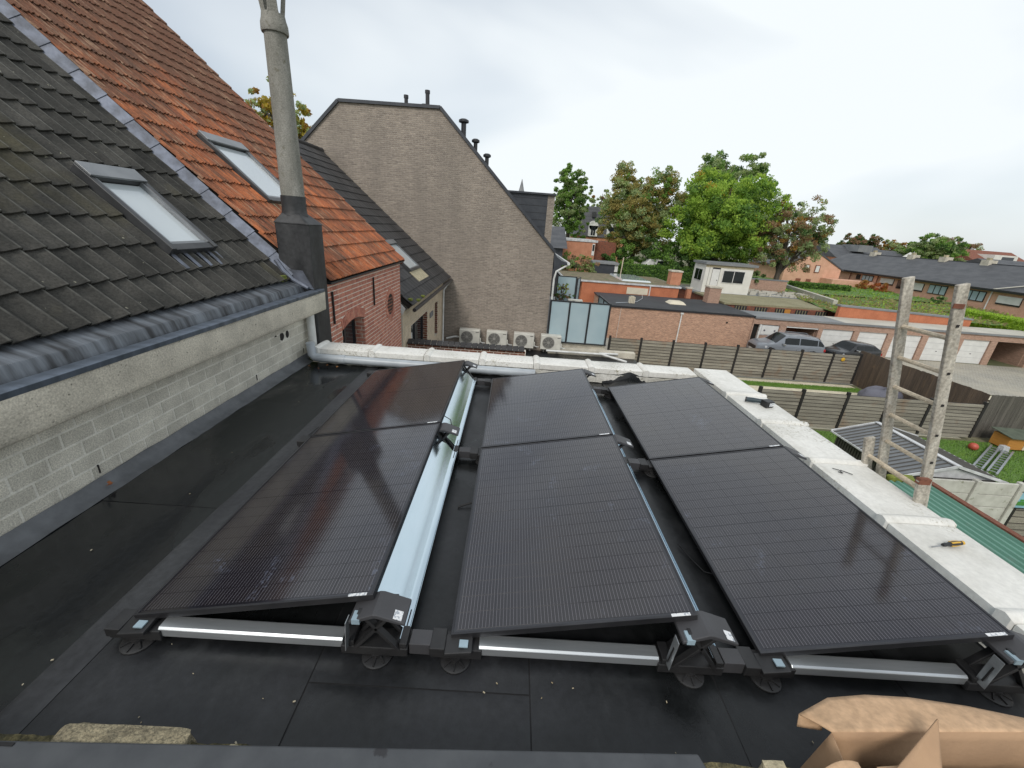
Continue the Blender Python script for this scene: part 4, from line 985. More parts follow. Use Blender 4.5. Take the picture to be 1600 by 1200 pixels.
# ================================================================ fences and garden
M('fence_board', (.27, .25, .205), (.19, .172, .14), rough=.9, scale=2, stretch=(.6, 2, 9), bump=.5, bscale=30, rand=.16, fine=.3, c3=(.22, .15, .10), s3=1.3, lo3=.55, hi3=.75)
M('fence_post', (.018, .016, .015), rough=.7)
M('dark_board', (.105, .075, .052), (.07, .052, .04), rough=.85, scale=2, stretch=(7, 7, .5), bump=.4, bscale=30, rand=.18, fine=.3, c3=(.15, .10, .06), s3=2, lo3=.6, hi3=.75)
M('grey_board', (.115, .105, .090), (.08, .073, .062), rough=.88, scale=2, stretch=(7, 7, .5), bump=.4, bscale=30, rand=.18, fine=.3)
def slat_fence(lbl, xsx, y, z0, z1, nb):
    t = thing('slat_fence', lbl, 'fence', ((xsx[0]+xsx[-1])/2, y, z0))
    for x in xsx: MB().box(x-.055, y-.06, z0, x+.055, y+.06, z1+.10).build('post', 'fence_post', t)
    MB().box(xsx[0], y+.012, z0, xsx[-1], y+.03, z1-.02).build('back_battens', 'fence_post', t)
    for i in range(len(xsx)-1):
        a, b = xsx[i]+.06, xsx[i+1]-.06
        bh = (z1-z0)/nb
        for k in range(nb):
            zz = z0+k*bh; tl = random.uniform(-.004, .004)
            MB().hexa([(a, y-.035, zz+tl), (b, y-.035, zz-tl), (b, y-.005, zz-tl), (a, y-.005, zz+tl), (a, y-.018, zz+bh*.80+tl), (b, y-.018, zz+bh*.80-tl), (b, y+.005, zz+bh*.80-tl), (a, y+.005, zz+bh*.80+tl)]).build('board', 'fence_board', t)
slat_fence('grey slatted fence with dark posts at the back of the near garden', [12.4, 14.25, 16.17, 17.95, 19.75, 22.1], 14.85, G+.12, -3.70, 10)
slat_fence('grey slatted fence with dark posts in front of the courtyard', [7.4, 9.2, 11.05, 12.9, 14.78, 16.65, 18.52, 20.35, 21.95], 21.47, G+.1, -3.56, 10)
MB().lathe((20.95, 21.38, -3.86), [(.01, -.02), (.10, 0), (.12, .03), (.05, .06)], 8, 'y').build('orange_ornament', 'yellow_grip', label='orange star ornament hung on the far slatted fence', cat='ornament')
def board_fence(lbl, a, b, z0, z1, mat, n):
    t = thing('board_fence', lbl, 'fence', ((a[0]+b[0])/2, (a[1]+b[1])/2, z0))
    A, B = Vector((a[0], a[1], 0)), Vector((b[0], b[1], 0)); d = (B-A)/n
    for k in range(n):
        p = A+d*k; q = p+d*.955; h = z1+random.uniform(-.015, .015); o = random.uniform(-.006, .006); nn = Vector((-d.y, d.x, 0)).normalized()
        MB().bar((p+nn*o+Vector((0, 0, (z0+h)/2))), (q+nn*o+Vector((0, 0, (z0+h)/2))), .025, h-z0).build('board', mat, t)
    nn = Vector((-d.y, d.x, 0)).normalized()*.05
    for zz in (z0+.3, z1-.3): MB().bar(A+nn+Vector((0, 0, zz)), B+nn+Vector((0, 0, zz)), .05, .08).build('rail', mat, t)
board_fence('tall brown upright board fence beside the courtyard', (22.25, 21.9), (22.55, 15.2), G, -3.36, 'dark_board', 44)
board_fence('tall weathered grey board fence behind the hutch', (22.6, 15.17), (34, 15.4), G, -3.36, 'grey_board', 76)
# tarpaulin covered heap
def tarp(u, v):
    a = 2*math.pi*u; r = 1.05*math.cos(v*math.pi/2)**.55; z = .85*math.sin(v*math.pi/2)
    k = 1+.16*noise.noise((math.cos(a)*1.5, math.sin(a)*1.5, v*2))+.05*noise.noise((a*3, v*6, 1)); return (21.3+r*k*math.cos(a), 18.6+.8*r*k*math.sin(a), G+z*k)
M('tarp', (.13, .13, .16), (.095, .095, .12), rough=.55, scale=2, bump=.4, bscale=6)
MB().sheet(tarp, 40, 16).build('tarpaulin_heap', 'tarp', smooth=True, fix=False, label='heap under a blue grey tarpaulin behind the near fence', cat='tarpaulin')
# metal shed
M('shed_grey', (.20, .21, .22), (.16, .17, .18), rough=.5, metal=.3, scale=3); M('shed_side', (.085, .08, .07), (.065, .062, .055), rough=.6); M('shed_trim', (.62, .63, .64), rough=.45)
SHD = thing('garden_shed', 'grey metal garden shed with ribbed gable roof and white trim', 'shed', (13.85, 9.4, G))
MB().prism([(12.55, G), (12.55, -3.55), (13.75, -3.24), (15.1, -3.55), (15.1, G)], 'y', 8.22, 10.62).build('body', 'shed_side', SHD)
m = MB()
for k in range(24): m.box(12.525, 8.25+k*.1, G, 12.549, 8.31+k*.1, -3.56)
m.build('side_ribs', 'shed_side', SHD)
for s, (xa, za, xb, zb) in enumerate(((12.40, -3.56, 13.74, -3.17), (13.76, -3.17, 15.25, -3.56))):
    MB().hexa([(xa, 8.12, za-.02), (xb, 8.12, zb-.02), (xb, 10.72, zb-.02), (xa, 10.72, za-.02), (xa, 8.12, za), (xb, 8.12, zb), (xb, 10.72, zb), (xa, 10.72, za)]).build('roof_side', 'shed_grey', SHD)
    for k in range(17):
        y = 8.14+k*.155; MB().hexa([(xa, y, za+.001), (xb, y, zb+.001), (xb, y+.03, zb+.001), (xa, y+.03, za+.001), (xa, y+.006, za+.026), (xb, y+.006, zb+.026), (xb, y+.024, zb+.026), (xa, y+.024, za+.026)]).build('roof_rib', 'shed_side', SHD)
MB().bar((13.75, 8.08, -3.145), (13.75, 10.74, -3.145), .14, .03).build('ridge_cap', 'shed_trim', SHD)
for yy in (8.10, 10.74):
    MB().bar((12.38, yy, -3.56), (13.75, yy, -3.165), .03, .07).build('verge_trim', 'shed_trim', SHD); MB().bar((13.75, yy, -3.165), (15.27, yy, -3.56), .03, .07).build('verge_trim', 'shed_trim', SHD)
for xx in (12.39, 15.26): MB().box(xx-.02, 8.1, -3.60, xx+.02, 10.74, -3.555).build('eave_trim', 'shed_trim', SHD)
MB().prism([(12.57, -3.56), (13.75, -3.25), (15.08, -3.56)], 'y', 8.19, 8.218).build('gable_panel', 'shed_trim', SHD)
# cast concrete panel fence
M('cast_concrete', (.56, .55, .50), (.44, .43, .385), rough=.85, scale=3, bump=.2, bscale=20, c3=(.16, .16, .09), s3=5, lo3=.62, hi3=.74)
CF = thing('concrete_fence', 'white cast concrete panel fence with posts beside the green roof', 'fence', (14.2, 8.0, G))
for x in (12.95, 14.32, 15.52): MB().box(x-.07, 7.93, G, x+.07, 8.08, -3.46).build('post', 'cast_concrete', CF, bevel=.012)
for a, b in ((13.03, 14.24), (14.40, 15.44)):
    for k in range(5):
        z0 = -3.50-.38*(k+1); MB().box(a, 7.975, z0+.008, b, 8.035, z0+.375).build('slab', 'cast_concrete', CF, bevel=.012)
# green corrugated lean-to
def mat_green():
    M('green_sheet', (.105, .245, .185), (.085, .205, .155), rough=.5, scale=2, stretch=(1, .3, 1), c3=(.16, .24, .20), s3=3, lo3=.6, hi3=.8)
mat_green()
GL = thing('green_lean_to', 'lean-to with pale green corrugated roof below the right parapet', 'lean-to', (10, 4, G))
MB().box(7.2, -3, G, 11.6, 6.7, -3.12).build('wall', 'shed_side', GL)
xsn = []; x = 7.0
while x < 11.72:
    for dx, h in ((0, 0), (.05, .0), (.075, .045), (.125, .045), (.15, 0)): xsn.append((x+dx, h))
    x += .17
m = MB()
for y in (-4, 6.93):
    for (xx, h) in xsn: m.v.append((xx, y, -3.04+h-.02*(xx-7)/4.7))
n = len(xsn)
for i in range(n-1): m.f.append((i, i+1, n+i+1, n+i)); m.m.append(0)
m.build('corrugated_sheet', 'green_sheet', GL, fix=False)
MB().box(11.72, -4, -3.14, 11.86, 6.95, -2.98).build('fascia', 'rust', GL)
rock(10.9, 11.5, 6.95, 7.15, -3.2, -2.95, 91, .4).build('moss_cushion', 'moss', GL, smooth=True)
# low dark slat fence with picture panel
slat_fence('dark slatted fence carrying a picture panel right of the concrete fence', [15.66, 17.5, 19.4], 8.02, G+.05, -3.45, 9)
PB = thing('picture_panel', 'small blue and green picture panel on the dark slatted fence', 'sign', (15.95, 7.95, -4))
M('sign_blue', (.30, .55, .66), rough=.5); M('sign_green', (.08, .28, .06), rough=.5)
MB().box(15.55, 7.945, -4.20, 16.35, 7.965, -3.70).build('board', 'sign_blue', PB)
MB().box(15.535, 7.93, -4.215, 16.365, 7.944, -4.195).build('frame', 'fence_post', PB); MB().box(15.535, 7.93, -3.705, 16.365, 7.944, -3.685).build('frame', 'fence_post', PB)
for a, b, c, d in ((15.6, -4.12, 16.0, -4.0), (15.65, -3.99, 15.9, -3.93), (16.05, -4.1, 16.3, -3.95)): MB().box(a, 7.938, b, c, 7.9442, d).build('picture_patch', 'sign_green', PB)
# hutch, ball, aluminium ladder
HU = thing('rabbit_hutch', 'small orange wooden hutch with felt roof on the lawn', 'hutch', (23.3, 14.3, G))
M('orange_wood', (.50, .23, .045), (.42, .18, .035), rough=.7, scale=4, stretch=(1, 1, 6)); M('felt_green', (.10, .12, .085), rough=.9)
MB().box(22.75, 13.95, G+.08, 23.45, 14.6, G+.62).build('body', 'orange_wood', HU, bevel=.01)
MB().box(23.47, 13.95, G+.08, 24.1, 14.6, G+.58).build('run', 'rung_wood', HU, bevel=.01)
MB().box(23.6, 13.935, G+.18, 23.98, 13.948, G+.46).build('wire_door', 'iron', HU)
MB().hexa([(22.65, 13.82, G+.62), (24.2, 13.82, G+.58), (24.2, 14.7, G+.70), (22.65, 14.7, G+.74), (22.65, 13.82, G+.65), (24.2, 13.82, G+.61), (24.2, 14.7, G+.73), (22.65, 14.7, G+.77)]).build('roof', 'felt_green', HU)
for x, y in ((22.78, 13.98), (24.02, 13.98), (22.78, 14.52), (24.02, 14.52)): MB().box(x, y, G, x+.06, y+.06, G+.079).build('leg', 'rung_wood', HU)
MB().hexa([(22.35, 13.7, G), (22.65, 13.7, G), (22.65, 13.95, G), (22.35, 13.95, G), (22.38, 13.72, G+.3), (22.62, 13.72, G+.3), (22.62, 13.93, G+.3), (22.38, 13.93, G+.3)]).build('white_bucket', 'shed_trim', label='white tub beside the orange hutch', cat='tub', bevel=.02)
M('ball_red', (.52, .10, .06), rough=.45)
MB().lathe((21.24, 13.84, G), [(.02, .0), (.10, .03), (.15, .09), (.165, .16), (.15, .23), (.10, .29), (.02, .32)], 16).build('red_ball', 'ball_red', smooth=True, label='red ball lying on the lawn', cat='ball')
AL = thing('aluminium_ladder', 'aluminium ladder lying on the lawn beyond the shed', 'ladder', (21.1, 12.9, G))
a0, a1 = Vector((19.7, 11.95, G+.10)), Vector((22.5, 13.85, G+.14)); dv = (a1-a0).normalized(); nv = Vector((-dv.y, dv.x, 0))
for o_ in (-.30, -.06, .08, .32): MB().bar(a0+nv*o_, a1+nv*o_, .06, .07).build('stile', 'aluminium', AL)
for k in range(10):
    p = a0+dv*(.2+k*.33); MB().bar(p+nv*-.30, p+nv*-.06, .04, .03).build('rung', 'aluminium', AL); MB().bar(p+nv*.08, p+nv*.32, .04, .03).build('rung', 'aluminium', AL)
# ================================================================ hall, garages and cars
brick('hall_brick', (.54, .29, .19), (.33, .155, .10), (.46, .36, .27), .21, .068, .012, var=.5)
brick('garage_brick', (.48, .28, .20), (.36, .20, .14), (.38, .30, .24), .21, .068, .012, var=.4)
M('roof_black', (.030, .032, .037), (.050, .052, .058), rough=.6, scale=.6, rough2=.75, fine=.2, bscale=6)
M('roof_grey', (.17, .18, .19), (.23, .24, .245), rough=.7, scale=.5, fine=.1, bscale=6)
M('roof_white', (.50, .48, .42), (.42, .40, .34), rough=.8, scale=.4, fine=.1, bscale=8)
M('roof_olive', (.27, .25, .155), (.22, .20, .12), rough=.9, scale=.7, fine=.25, bscale=8)
M('roof_gravel', (.22, .18, .12), (.13, .115, .07), rough=.95, scale=2, fine=.5, bscale=8, c3=(.10, .13, .05), s3=.9, lo3=.55, hi3=.7)
M('door_white', (.70, .70, .68), (.62, .62, .60), rough=.5, scale=2)
M('terracotta', (.50, .18, .09), (.41, .14, .07), rough=.85, scale=1.3, fine=.15, bscale=10)
M('orange_brick', (.52, .24, .145), (.43, .19, .11), rough=.9, scale=2, fine=.2, bscale=10)
M('cream', (.66, .60, .47), (.58, .53, .42), rough=.6, scale=2)
M('white_wall', (.70, .69, .64), (.62, .61, .56), rough=.7, scale=1.2)
M('pink_brick', (.66, .39, .275), (.57, .33, .225), rough=.9, scale=1.5, fine=.15, bscale=10)
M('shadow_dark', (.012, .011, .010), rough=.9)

HA = thing('brick_hall', 'flat black roofed hall with long blank orange brick wall', 'building', (14.3, 32, G))
MB().box(8.95, 28.95, G, 19.66, 35.5, -3.05).build('wall', 'hall_brick', HA)
MB().box(8.88, 28.88, -3.048, 19.72, 35.55, -2.95).build('flat_roof', 'roof_black', HA)
MB().box(8.86, 28.86, -3.06, 19.74, 28.9, -2.93).build('roof_trim', 'window_dark', HA)
MB().tube([(14.26, 28.87, -3.2), (14.26, 28.87, G)], .045, 8).build('downpipe', 'pvc_white', HA, smooth=True)
MB().box(14.16, 28.8, -3.22, 14.36, 28.94, -3.1).build('hopper', 'pvc_white', HA)
MB().tube([(9.75, 28.93, -3.0), (9.72, 28.93, G)], .012, 5).build('cable_run', 'pvc_white', HA)
MB().lathe((17.75, 28.945, -3.6), [(.07, -.03), (.07, 0)], 10, 'y').build('wall_vent', 'shadow_dark', HA)
sd = MB().hexa([(14.2, 31.5, -2.949), (15.6, 31.5, -2.949), (15.6, 32.7, -2.949), (14.2, 32.7, -2.949), (14.45, 31.7, -2.72), (15.35, 31.7, -2.72), (15.35, 32.5, -2.72), (14.45, 32.5, -2.72)]).build('skylight_dome', 'cream', HA, bevel=.05)
fl = MB()
for k in range(4): fl.box(10.72+k*.12, 30.6, -2.949, 10.80+k*.12, 30.9, -2.40-.05*abs(k-1.5))
fl.build('roof_vent', 'cream', HA)
MB().tube([(9.6, 30.2, -2.93), (10.6, 30.7, -2.92), (11.6, 31.5, -2.92), (12.6, 33.5, -2.92), (13.1, 35.3, -2.9)], .025, 6).build('roof_cable', 'pvc_grey', HA, smooth=True)

GA = thing('garage_row', 'long low row of lock-up garages with white doors and brick piers', 'garage', (31, 30, G))
for a, b, c in ((19.80, 22.28, 29.25), (22.28, 24.72, 31.3), (24.72, 38.4, 29.25), (38.4, 41.2, 31.3), (41.2, 46, 29.25)): MB().box(a, c, G, b, 31.4, -3.13).build('back_wall', 'garage_brick', GA)
piers = [(19.70, 19.80), (21.78, 22.28), (24.72, 25.05), (27.42, 27.83), (30.0, 30.45), (32.64, 33.1), (35.28, 35.8), (37.9, 38.4), (41.2, 41.7), (44, 46)]
for a, b in piers: MB().box(a, 28.96, G, b, 29.24, -3.545).build('pier', 'garage_brick', GA)
MB().box(19.70, 28.955, -3.54, 46, 29.24, -3.12).build('lintel_band', 'garage_brick', GA)
MB().box(19.74, 28.85, -3.118, 46, 31.5, -2.98).build('flat_roof', 'roof_grey', GA)
MB().box(26.5, 28.95, -2.978, 45.9, 31.45, -2.962).build('pale_roof_sheet', 'roof_white', GA)
for a, b in ((25.05, 27.42), (27.83, 30.0), (30.45, 32.64), (33.1, 35.28), (35.8, 37.9)):
    d = MB().box(a+.03, 29.06, G+.02, b-.03, 29.12, -3.55).build('garage_door', 'door_white', GA)
    for f in (.25, .5, .75):
        MB().box(a+.04, 29.053, G+.02+f*1.82, b-.04, 29.059, G+.028+f*1.82).build('door_groove', 'roof_grey', d)
    MB().box((a+b)/2-.05, 29.03, G+.75, (a+b)/2+.05, 29.056, G+.79).build('handle', 'window_dark', d)
for a, b in ((22.28, 24.72), (38.4, 41.2)):
    MB().box(a+.02, 31.25, G, b-.02, 31.298, -3.14).build('bay_back', 'brown_brick', GA)
    MB().box(a, 29.26, G, a+.04, 31.25, -3.14).build('bay_side', 'garage_brick', GA); MB().box(b-.04, 29.26, G, b, 31.25, -3.14).build('bay_side', 'garage_brick', GA)
MB().box(22.3, 28.99, -3.64, 24.7, 29.06, -3.55).build('raised_door', 'door_white', GA)
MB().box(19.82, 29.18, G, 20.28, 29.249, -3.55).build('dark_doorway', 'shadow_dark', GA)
MB().box(20.28, 28.94, G, 20.40, 29.10, -3.55).build('door_jamb', 'door_white', GA)
wd = MB().box(20.42, 29.02, -4.35, 21.76, 29.10, -3.58).build('shuttered_window', 'shed_trim', GA); MB().box(20.50, 29.0, -4.28, 21.68, 29.019, -3.64).build('shutter', 'door_white', wd)
for x in (20.72, 21.5): MB().lathe((x, 29.0, -3.98), [(.07, -.012), (.07, 0)], 10, 'y').build('shutter_knob', 'tarp', wd)
MB().box(20.40, 29.04, G, 21.78, 29.16, -4.36).build('infill_wall', 'garage_brick', GA)

# ---- cars
M('car_grey', (.20, .22, .25), (.21, .23, .26), rough=.32, metal=.25, coat=.5); M('car_black', (.006, .0065, .009), rough=.25, coat=.4); M('tyre', (.012, .012, .012), rough=.8); M('rim', (.35, .36, .37), rough=.3, metal=.8)
M('car_glass', (.010, .013, .014), rough=.12, spec=.35); M('chrome', (.6, .6, .6), rough=.2, metal=1); M('lamp_clear', (.6, .62, .65), rough=.1); M('lamp_red', (.4, .02, .02), rough=.2); M('plate', (.62, .6, .55), rough=.5); M('trim_black', (.012, .012, .013), rough=.5)
def car(lbl, loc, rz, paint, L_, Wd, H, hood, belt, cowl, roof0, roof1, tail, clear=.2, wr=.34, wb=(.2, .8), rails=False):
    t = thing('parked_car', lbl, 'car', loc, 'cars parked in front of the garages', local=True, rot=(0, 0, rz))
    hw = Wd/2
    def interp(ps, x):
        for (a, b), (c, d) in zip(ps, ps[1:]):
            if x <= c: f = (x-a)/(c-a) if c > a else 0; f = f*f*(3-2*f)*.4+f*.6; return b+(d-b)*f
        return ps[-1][1]
    top = [(0, hood*.72), (.03*L_, hood*.88), (.10*L_, hood*.95), (cowl, hood), (roof0, H*.985), ((roof0+roof1)/2, H), (roof1, H*.955), (tail, belt+.12), (L_*.985, belt*.93), (L_, belt*.78)]
    blt = [(0, hood*.66), (.1*L_, hood*.86), (cowl, belt), (tail, belt+.06), (L_, belt*.74)]
    wid = [(0, .74), (.04*L_, .88), (.14*L_, .97), (.3*L_, 1), (.8*L_, 1), (.95*L_, .94), (L_, .80)]
    def sec(x):
        w = hw*interp(wid, x); tp = interp(top, x); bl = min(interp(blt, x), tp-.03); k = max(0, min(1, (tp-bl)/(H-belt)))
        rw = w*(.97-.20*k)
        return [(w*.80, clear), (w*.96, clear+.06), (w, clear+.25), (w*1.0, bl*.78), (w*.965, bl), (rw, tp-.035*k-.01), (rw*.86, tp+.0), (rw*.45, tp+.022), (0, tp+.028)]
    xs_ = [0, .02, .05, .09, .14, .2, .26, .32, .38, .44, .5, .56, .62, .68, .74, .80, .86, .91, .95, .98, 1]
    m = MB(); n = 9
    for u in xs_:
        s = sec(u*L_)
        for (y, z) in s: m.v.append((u*L_-L_/2, -y, z))
        for (y, z) in s[-2::-1]: m.v.append((u*L_-L_/2, y, z))
    q = 2*n-1
    for i in range(len(xs_)-1):
        for k in range(q-1): m.f.append((i*q+k, i*q+k+1, (i+1)*q+k+1, (i+1)*q+k)); m.m.append(0)
        m.f.append((i*q, (i+1)*q, (i+1)*q+q-1, i*q+q-1)); m.m.append(0)
    m.f.append(tuple(range(q))); m.m.append(0); m.f.append(tuple((len(xs_)-1)*q+k for k in range(q))); m.m.append(0)
    body = m.build('body', paint, t, smooth=True)
    def sideP(x, f, sgn):
        s = sec(x); a, b = s[4], s[5]; y = a[0]+(b[0]-a[0])*f; z = a[1]+(b[1]-a[1])*f; return (x-L_/2, sgn*(y+.006), z+.004)
    cuts_ = [roof0-.22*(roof0-cowl), (roof0+roof1)/2-.05*L_, roof1-.02*L_, tail-.25*(tail-roof1)]
    for sgn in (-1, 1):
        for i in range(3):
            a, b = cuts_[i]+.03, cuts_[i+1]-.03
            if b-a < .12: continue
            MB().sheet(lambda u, v: sideP(a+(b-a)*u, .10+.74*v, sgn), 6, 3).build('side_window', 'car_glass', t, smooth=True)
    def topP(x, f, lift=.008):
        s = sec(x); y = s[6][0]*1.06*f; z = s[7][1]+(s[6][1]-s[7][1])*abs(f)**2; return (x-L_/2, y, z+lift)
    MB().sheet(lambda u, v: topP(cowl+.06+(roof0-cowl-.12)*u, -.93+1.86*v, .014), 5, 8).build('windscreen', 'car_glass', t, smooth=True)
    MB().sheet(lambda u, v: topP(roof1+.06+(tail-roof1-.1)*u, -.9+1.8*v, .014), 5, 8).build('rear_window', 'car_glass', t, smooth=True)
    for fx in wb:
        for sgn in (-1, 1):
            x = fx*L_-L_/2; w = MB().lathe((x, sgn*(hw-.12), wr), [(wr*.86, -.115), (wr, -.08), (wr, .08), (wr*.86, .115)], 20, 'y').build('wheel', 'tyre', t, smooth=True)
            MB().lathe((x, sgn*(hw-.005), wr), [(wr*.62, -.02), (wr*.62, .02)], 16, 'y').build('rim', 'rim', w)
            MB().lathe((x, sgn*(hw-.004), wr+.02), [(wr*1.16, -.004), (wr*1.16, .002)], 20, 'y').build('wheel_arch', 'trim_black', t)
    for sgn in (-1, 1):
        s = sec(.045*L_); MB().hexa([(.005*L_-L_/2, sgn*s[3][0]*.62, hood*.62), (.13*L_-L_/2, sgn*(hw*.95), hood*.70), (.13*L_-L_/2, sgn*(hw*.96), hood*.84), (.03*L_-L_/2, sgn*s[3][0]*.60, hood*.80), (.0*L_-L_/2-.01, sgn*s[3][0]*.66, hood*.62), (.12*L_-L_/2, sgn*(hw*.985), hood*.70), (.12*L_-L_/2, sgn*(hw*.985), hood*.83), (.02*L_-L_/2, sgn*s[3][0]*.66, hood*.80)]).build('headlight', 'lamp_clear', t, bevel=.01)
        MB().box(L_/2-.20, sgn*hw*.84-.06, belt*.74, L_/2-.03, sgn*hw*.84+.09*sgn*0+.06, belt*.92).build('tail_light', 'lamp_red', t, bevel=.02)
        MB().hexa([(cowl+.42-L_/2, sgn*hw*.97, belt+.02), (cowl+.60-L_/2, sgn*hw*.97, belt+.02), (cowl+.60-L_/2, sgn*(hw+.16), belt+.02), (cowl+.46-L_/2, sgn*(hw+.16), belt+.02), (cowl+.42-L_/2, sgn*hw*.97, belt+.14), (cowl+.60-L_/2, sgn*hw*.97, belt+.14), (cowl+.60-L_/2, sgn*(hw+.16), belt+.13), (cowl+.46-L_/2, sgn*(hw+.16), belt+.13)]).build('wing_mirror', 'chrome', t, bevel=.02)
        if rails: MB().tube([(roof0+.1-L_/2, sgn*hw*.70, H-.02), (roof0+.25-L_/2, sgn*hw*.70, H+.04), (roof1-.2-L_/2, sgn*hw*.70, H+.01), (roof1-.05-L_/2, sgn*hw*.70, H-.05)], .018, 6).build('roof_rail', 'chrome', t, smooth=True)
        for fx in (.36, .56, .74): MB().box(fx*L_-L_/2-.004, sgn*(hw+.0015)-.003, clear+.25, fx*L_-L_/2+.004, sgn*(hw+.0015)+.003, belt*.8).build('door_gap', 'trim_black', t)
        MB().box(.2*L_-L_/2, sgn*hw*.99-.012, clear+.02, .8*L_-L_/2, sgn*hw*.99+.012, clear+.16).build('sill_trim', 'trim_black', t, bevel=.01)
    MB().box(-L_/2-.015, -.42*hw*2*.7, hood*.48, -L_/2+.05, .42*hw*2*.7, hood*.72).build('grille', 'trim_black', t, bevel=.02)
    MB().box(-L_/2-.03, -.26, clear+.16, -L_/2+.05, .26, clear+.27).build('number_plate', 'plate', t)
    MB().box(-L_/2-.02, -hw*.70, clear+.0, -L_/2+.10, hw*.70, clear+.12).build('front_bumper', 'trim_black', t, bevel=.03)
    return t
car('grey SUV with roof rails parked in front of the garages', (21.30, 27.05, G), R(-3), 'car_grey', 4.62, 1.82, 1.68, 1.06, 1.02, 1.10, 1.85, 4.05, 4.52, .24, .36, (.195, .80), True)
car('small black hatchback parked beside the grey SUV', (25.95, 26.9, G), R(8), 'car_black', 3.55, 1.63, 1.47, .94, .96, .82, 1.45, 2.75, 3.42, .18, .29, (.175, .83))

# ================================================================ buildings behind
OB = thing('orange_flat_building', 'low orange-red rendered building with gravel roof behind the hall', 'building', (12, 39.5, G))
MB().box(7.8, 36.0, G, 16.5, 43.2, -2.16).build('wall', 'terracotta', OB)
MB().box(6.2, 35.9, -2.158, 16.65, 43.3, -2.02).build('roof_edge', 'shed_trim', OB); MB().box(6.3, 36.05, -2.018, 16.5, 43.2, -1.99).build('gravel_roof', 'roof_gravel', OB)
MB().box(11.85, 35.96, -2.95, 13.75, 35.998, -2.38).build('shutter', 'cream', OB)
MB().hexa([(11.6, 37.2, -1.988), (14.3, 37.2, -1.988), (14.3, 42.6, -1.988), (11.6, 42.6, -1.988), (11.7, 37.3, -1.85), (14.2, 37.3, -1.85), (14.2, 42.5, -1.85), (11.7, 42.5, -1.85)]).build('roof_light', 'roof_glass', OB)
MB().tube([(13.9, 35.93, -2.1), (13.9, 35.93, -3)], .05, 6).build('downpipe', 'pvc_white', OB)
def stack(x0, x1, y0, y1, z0, z1, lbl, mat='orange_brick'):
    t = thing('chimney_stack', lbl, 'chimney', ((x0+x1)/2, (y0+y1)/2, z0), 'brick chimney stacks on the flat roofs')
    MB().box(x0, y0, z0, x1, y1, z1).build('shaft', mat, t); MB().box(x0-.06, y0-.06, z1, x1+.06, y1+.06, z1+.12).build('cap', 'concrete', t)
    return t
stack(15.95, 16.9, 37, 37.9, -2.0, -.85, 'plain orange brick chimney at the end of the gravel roof')
stack(18.3, 19.3, 34.0, 34.9, -2.95, -1.7, 'weathered brick chimney in front of the white cabin', 'garage_brick')
stack(17.35, 17.75, 36.2, 36.6, -3.0, -2.15, 'small orange brick pier left of the white cabin')
OV = thing('olive_roof_building', 'flat olive-roofed building with a row of small dark windows', 'building', (25, 37, G))
MB().box(19.75, 33.75, G, 30.2, 44, -2.92).build('wall', 'brown_brick', OV)
MB().prism([(19.6, 33.6), (30.4, 34.3), (32.4, 40.5), (26.5, 40.3), (19.6, 40)], 'z', -2.918, -2.76).build('flat_roof', 'roof_olive', OV)
MB().box(19.6, 39.9, -2.9, 33, 44.5, -2.745).build('rear_roof', 'roof_grey', OV)
for k in range(5):
    x = 20.6+k*1.75; w = MB().box(x, 33.72, -3.35, x+1.05, 33.748, -2.96).build('window', 'window_dark', OV)
    for j in range(4): MB().box(x+.1+j*.24, 33.70, -3.32, x+.16+j*.24, 33.719, -2.98).build('muntin', 'roof_olive', w)
MB().box(24.9, 33.69, -3.35, 25.4, 33.718, -2.98).build('orange_panel', 'orange_wood', OV)
CA = thing('white_cabin', 'white rooftop cabin with flat roof and wide dark window', 'cabin', (22.6, 41.3, -2.7))
MB().box(20.25, 40.0, -2.743, 24.9, 42.7, -.12).build('wall', 'white_wall', CA); MB().box(20.1, 39.8, -.118, 25.2, 42.9, .10).build('flat_roof', 'roof_grey', CA)
MB().box(20.22, 39.97, -.36, 24.93, 39.998, -.12).build('fascia', 'stone_pale', CA)
w = MB().box(22.0, 39.95, -1.75, 24.15, 39.997, -.55).build('window', 'window_white', CA)
for a, b in ((22.06, 23.05), (23.12, 24.09)): MB().box(a, 39.93, -1.69, b, 39.949, -.61).build('pane', 'window_glass', w)
d = MB().box(20.95, 39.96, -2.6, 21.65, 39.997, -.5).build('door', 'door_white', CA); MB().box(20.95, 39.94, -.50, 21.65, 39.99, -.36).build('transom', 'window_dark', d); MB().box(21.5, 39.93, -1.6, 21.56, 39.958, -1.5).build('handle', 'window_dark', d)
for xx in (20.62, 20.92, 21.68): MB().box(xx, 39.985, -2.7, xx+.02, 39.9985, -.36).build('panel_joint', 'shed_side', CA)
w = MB().box(20.215, 40.5, -1.75, 20.248, 42.2, -.6).build('window', 'window_white', CA)
for a, b in ((40.56, 41.3), (41.38, 42.14)): MB().box(20.20, a, -1.69, 20.214, b, -.66).build('pane', 'curtain_glass' if False else 'car_glass', w)
# roof clutter, retaining wall, terracotta parapet
m = MB()
for k in range(60):
    x, y = random.uniform(25.3, 32.5), random.uniform(40.2, 44.2); s = random.uniform(.1, .5); m.box(x, y, -2.744, x+s*2, y+s, -2.744+random.uniform(.05, .3))
m.build('roof_clutter', 'roof_white', label='pale odds and ends strewn over the roof right of the cabin', cat='clutter', kind='stuff')
TW = thing('terracotta_parapet', 'long terracotta parapet wall with grey coping behind the pale garage roof', 'wall', (33, 31.6, G))
MB().prism([(27.8, G), (38.6, G), (38.6, -2.46), (27.8, -2.14)], 'y', 31.55, 31.85).build('wall', 'terracotta', TW); MB().prism([(27.75, -2.138), (38.65, -2.458), (38.65, -2.34), (27.75, -2.02)], 'y', 31.5, 32.1).build('coping', 'roof_grey', TW)

